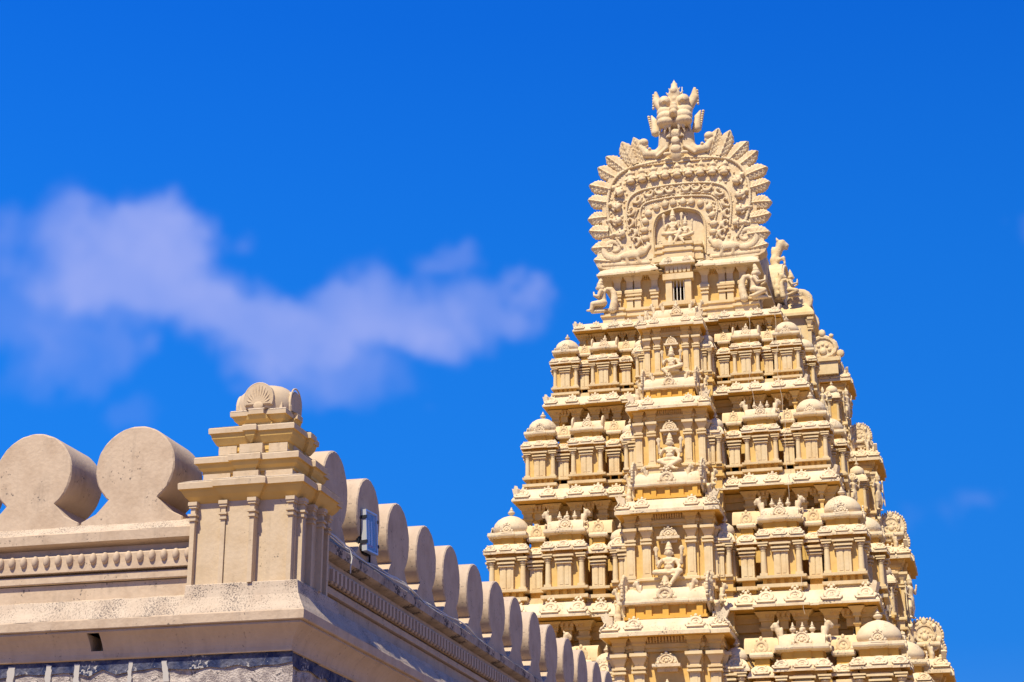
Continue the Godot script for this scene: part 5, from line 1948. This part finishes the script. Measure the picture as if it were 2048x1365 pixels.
# kneeling winged attendant seen from the side: looks along +x, hands joined in front of the chest, wing arched behind
func winged(joined: bool) -> ArrayMesh:
	var p := [
		["e", Vector3(.06, 1.26, 0), Vector3(.15, .16, .14)], ["e", Vector3(.22, 1.23, 0), Vector3(.045, .05, .035)], ["e", Vector3(.19, 1.15, 0), Vector3(.035, .02, .05)], ["e", Vector3(.17, 1.3, .06), Vector3(.025, .02, .025)],
		["c", Vector3(.04, 1.38, 0), Vector3(-.01, 1.62, 0), .14, .085], ["c", Vector3(-.01, 1.62, 0), Vector3(-.02, 1.80, 0), .08, .025], ["e", Vector3(.03, 1.42, 0), Vector3(.165, .03, .16)], ["e", Vector3(.0, 1.55, 0), Vector3(.12, .025, .12)],
		["e", Vector3(.04, 1.24, .15), Vector3(.04, .07, .03)], ["e", Vector3(-.08, 1.22, .02), Vector3(.1, .14, .14)],
		["c", Vector3(.02, 1.12, 0), Vector3(-.02, 1.02, 0), .075, .1], ["c", Vector3(-.04, .96, -.16), Vector3(-.04, .96, .16), .115, .115], ["c", Vector3(-.03, .94, 0), Vector3(-.08, .58, 0), .19, .16], ["e", Vector3(-.06, .46, 0), Vector3(.22, .17, .22)],
		["c", Vector3(-.04, .42, .12), Vector3(.36, .34, .15), .16, .12], ["c", Vector3(.36, .30, .15), Vector3(-.12, .12, .15), .11, .08], ["e", Vector3(-.2, .12, .15), Vector3(.12, .06, .07)],
		["c", Vector3(-.04, .42, -.12), Vector3(.34, .40, -.14), .16, .12], ["c", Vector3(.36, .38, -.14), Vector3(.42, .12, -.14), .11, .085], ["e", Vector3(.52, .08, -.14), Vector3(.15, .06, .07)],
		["c", Vector3(-.1, .06, 0), Vector3(.4, .06, 0), .1, .1]]
	for s in [-1.0, 1.0]:
		if joined:
			p.append_array([["c", Vector3(-.04, .98, s * .24), Vector3(.06, .72, s * .27), .085, .07], ["c", Vector3(.06, .72, s * .27), Vector3(.30, .86, s * .05), .068, .05], ["c", Vector3(.30, .86, s * .03), Vector3(.33, 1.03, s * .02), .05, .035]])
		else:
			p.append_array([["c", Vector3(-.04, .98, s * .24), Vector3(.10, .72, s * .27), .085, .07], ["c", Vector3(.10, .72, s * .27), Vector3(.40, .82, s * .14), .068, .05], ["c", Vector3(.40, .82, s * .12), Vector3(.42, 1.06, s * .08), .05, .045]])
	# the wing, an arched blade behind the back
	var way := [Vector3(-.12, .96, 0), Vector3(-.30, 1.13, 0), Vector3(-.48, 1.10, 0), Vector3(-.59, .90, 0), Vector3(-.61, .62, 0), Vector3(-.58, .34, 0), Vector3(-.52, .08, 0)]
	for i in way.size() - 1:
		p.append(["c", way[i], way[i + 1], .085 + .016 * i, .1 + .016 * i])
	return sculpt(p, .036, .03)

func statue(n: String, label: String, mesh: Mesh, x: float, y: float, z: float, sc: Vector3, group: String, ry := 0.0) -> MeshInstance3D:
	var o := part(self, numbered(n), mesh, M.stucco, Vector3(TX + x, y, TZ + z), ry, sc)
	tag(o, label, "statue", group)
	return o

func build_statues():
	var d := [deity(0), deity(1), deity(2)]
	# in the niches of the front bays: storey, mesh, label
	var rows := [[1, 0, "many-armed stucco deity with one leg hanging, in the lowest full niche of the tower"], [2, 1, "stucco deity with crossed shins under an arched halo, in the middle niche of the tower"], [3, 2, "stucco deity with one knee raised, in the highest niche below the barred window"]]
	for r in rows:
		var s: Dictionary = ST[r[0]]
		var ky: float = (s.ct - s.cb) / 5.5
		var kx: float = s.hw / 8.66
		statue("seated_statue", r[2], d[r[1]], 0, s.cb + 2.14 * ky, s.hwt + DEEP + 1.75 - .66 * kx + .16, Vector3(1.2, 1.06, 1.1) * ky, "seated deities in the tower niches")
	var s0: Dictionary = ST[0]
	statue("seated_statue", "stucco deity head and crown just showing above the bottom edge, on the tower front", d[0], 0, s0.cb + 2.0 * 1.1, s0.hwt + DEEP + 1.75 - .6, Vector3(1.1, 1.1, 1.05), "seated deities in the tower niches")
	# standing figures on the long right side
	var sm := [standing(0), standing(1)]
	for i in range(1, 4):
		var s: Dictionary = ST[i]
		var ky: float = (s.ct - s.cb) / 5.5
		var words: String = ["", "lowest of the standing stucco figures along the tower's right edge", "middle standing stucco figure along the tower's right edge", "topmost standing stucco figure on the tower's right edge"][i]
		statue("standing_statue", words, sm[i % 2], s.hwt + 2.45 - .3, s.cb + 2.6 * ky, 2.2, Vector3.ONE * 1.05 * ky, "standing figures on the right side of the tower", PI / 2 - .5)
		statue("guardian_statue", ["", "lowest small guardian figure in the angle of the tower's right side", "middle small guardian figure in the angle of the tower's right side", "topmost small guardian figure in the angle of the tower's right side"][i], sm[(i + 1) % 2], s.hwt + 1.2, s.cb + 2.2 * ky, s.hwt * .2 + 3.6, Vector3.ONE * .85 * ky, "guardian figures on the right side of the tower", PI / 4)
	# kneeling winged attendants at the neck corners
	var wj := winged(true)
	var wo := winged(false)
	var a := statue("winged_statue", "kneeling winged figure with joined hands at the upper left corner of the tower", wj, -3.72, 32.30, 8.75, Vector3(1.06, 1.0, 1.06), "kneeling winged attendants", PI)
	statue("winged_statue", "kneeling winged figure with raised forearm at the upper right corner of the tower", wo, 3.66, 32.28, 8.78, Vector3(1.08, 1.02, 1.08), "kneeling winged attendants")
	statue("winged_statue", "small kneeling winged figure high on the right edge beside the roof gable", wo, 4.7, 34.62, 2.4, Vector3(.8, .82, .8), "kneeling winged attendants")
	# the pair in the niche of the great arch
	statue("throned_statue", "larger crowned deity of the pair enthroned in the great arch", d[0], -.26, 35.46, 8.05, Vector3(.95, 1.02, .9), "pair enthroned in the arch")
	statue("throned_statue", "smaller consort deity at the right of the pair in the great arch", d[2], .36, 35.42, 8.16, Vector3(.72, .80, .8), "pair enthroned in the arch")

# ------------------------------------------------------------------ floodlight, cords and cables
func build_small_things():
	# floodlight standing on the coping of the side wall, seen nearly edge on
	var f := thing("floodlight", "slim metal floodlight with a glazed front standing among the side wall merlons", "floodlight", Vector3(-5.56, 5.50, -16.42))
	f.rotation.y = deg_to_rad(83)
	f.rotation.x = deg_to_rad(-3)
	var st := S()
	sweep(st, rect4(-.118, .118, -.09, -.02), [V2(-.05, .04), V2(0, .07), V2(0, .43), V2(-.05, .45)], true, true, true)
	part(f, "housing", done(st), M.black)
	for q in [[-.124, -.108, .05, .45], [.108, .124, .05, .45], [-.108, .108, .05, .066], [-.108, .108, .434, .45]]:
		st = S()
		box(st, q[0], q[1], q[2], q[3], -.03, .022)
		part(f, "frame", done(st), M.alu)
	st = S()
	box(st, -.107, .107, .067, .433, -.018, -.012)
	part(f, "reflector", done(st), M.reflector)
	for x in [-.03, .03]:
		st = S()
		tube(st, [Vector3(x, .13, .0), Vector3(x, .36, .0)], [.008, .008], 8)
		part(f, "lamp_tube", done(st), M.tube)
	st = S()
	box(st, -.05, .05, .11, .125, -.01, .008)
	part(f, "lamp_holder", done(st), M.red)
	st = S()
	box(st, -.107, .107, .067, .433, .012, .016)
	part(f, "glass", done(st), M.glass)
	for q in [[-.135, .12], [-.135, .36], [.12, .12], [.12, .36]]:
		st = S()
		box(st, q[0], q[0] + .015, q[1], q[1] + .03, -.04, .03)
		part(f, "clip", done(st), M.black)
	st = S()
	tube(st, [Vector3(-.12, .2, -.06), Vector3(-.12, -.02, -.07), Vector3(.12, -.02, -.07), Vector3(.12, .2, -.06)], [.012, .012, .012, .012], 6)
	part(f, "bracket", done(st), M.black)
	# pale cables lying along the coping of the side wall, one end hanging over the lip
	var rng := RandomNumberGenerator.new()
	rng.seed = 5
	for c in 3:
		var path := []
		var rad := []
		for i in 26:
			var t := i / 25.0
			var z := -15.12 - t * (2.2 + c * 1.6)
			path.append(Vector3(-5.57 + .035 * sin(t * (9.0 + c * 3.0) + c) + .02 * c, 5.46 + .012 * sin(t * 21.0 + c * 2.0) - .02 * c, z))
			rad.append(.007)
		st = S()
		tube(st, path, rad, 6)
		var o := part(self, numbered("cable"), done(st), M.cable)
		tag(o, ["loose pale cable lying nearest the merlons on the side wall coping", "loose pale cable lying along the middle of the side wall coping", "loose pale cable lying nearest the lip of the side wall coping"][c], "cable", "cables on the side wall coping")
	st = S()
	tube(st, [Vector3(-5.55, 5.43, -15.55), Vector3(-5.49, 5.40, -15.62), Vector3(-5.475, 5.33, -15.65), Vector3(-5.48, 5.24, -15.63), Vector3(-5.485, 5.19, -15.645)], [.007, .007, .007, .006, .006], 6)
	var h := part(self, numbered("cable"), done(st), M.cable)
	tag(h, "short end of pale cable hanging over the side wall lip beside the turret", "cable", "cables on the side wall coping")
	# cords hanging down the right half of the tower front
	var ways := [[[4.62, 30.9, 10.3], [4.70, 29.2, 10.75], [4.72, 27.9, 11.2], [4.80, 27.0, 11.25], [4.95, 25.4, 11.6], [5.0, 23.4, 12.0], [5.05, 22.42, 12.40], [5.05, 20.9, 12.6], [5.25, 19.9, 12.7], [5.45, 18.4, 13.1], [5.5, 17.4, 13.6], [5.62, 16.2, 13.75]],
		[[3.45, 30.9, 10.3], [3.5, 29.0, 10.8], [3.42, 27.5, 11.15], [3.62, 26.6, 11.2], [3.66, 24.6, 11.55], [3.8, 23.2, 12.1]]]
	for c in ways.size():
		var path := []
		var rad := []
		var w: Array = ways[c]
		for i in w.size() - 1:
			for j in 5:
				var t := j / 5.0
				path.append(Vector3(TX, 0, TZ) + Vector3(w[i][0], w[i][1], w[i][2]).lerp(Vector3(w[i + 1][0], w[i + 1][1], w[i + 1][2]), t) + Vector3(.03 * sin(i * 2.0 + j * 1.3), 0, 0))
				rad.append(.009)
		st = S()
		tube(st, path, rad, 6)
		var o := part(self, numbered("cord"), done(st), M.cord)
		tag(o, ["long thin cord trailing down past the right corner shrines of the tower", "short thin cord trailing down beside the right barrel shrines, upper storeys"][c], "cord", "cords trailing down the tower front")
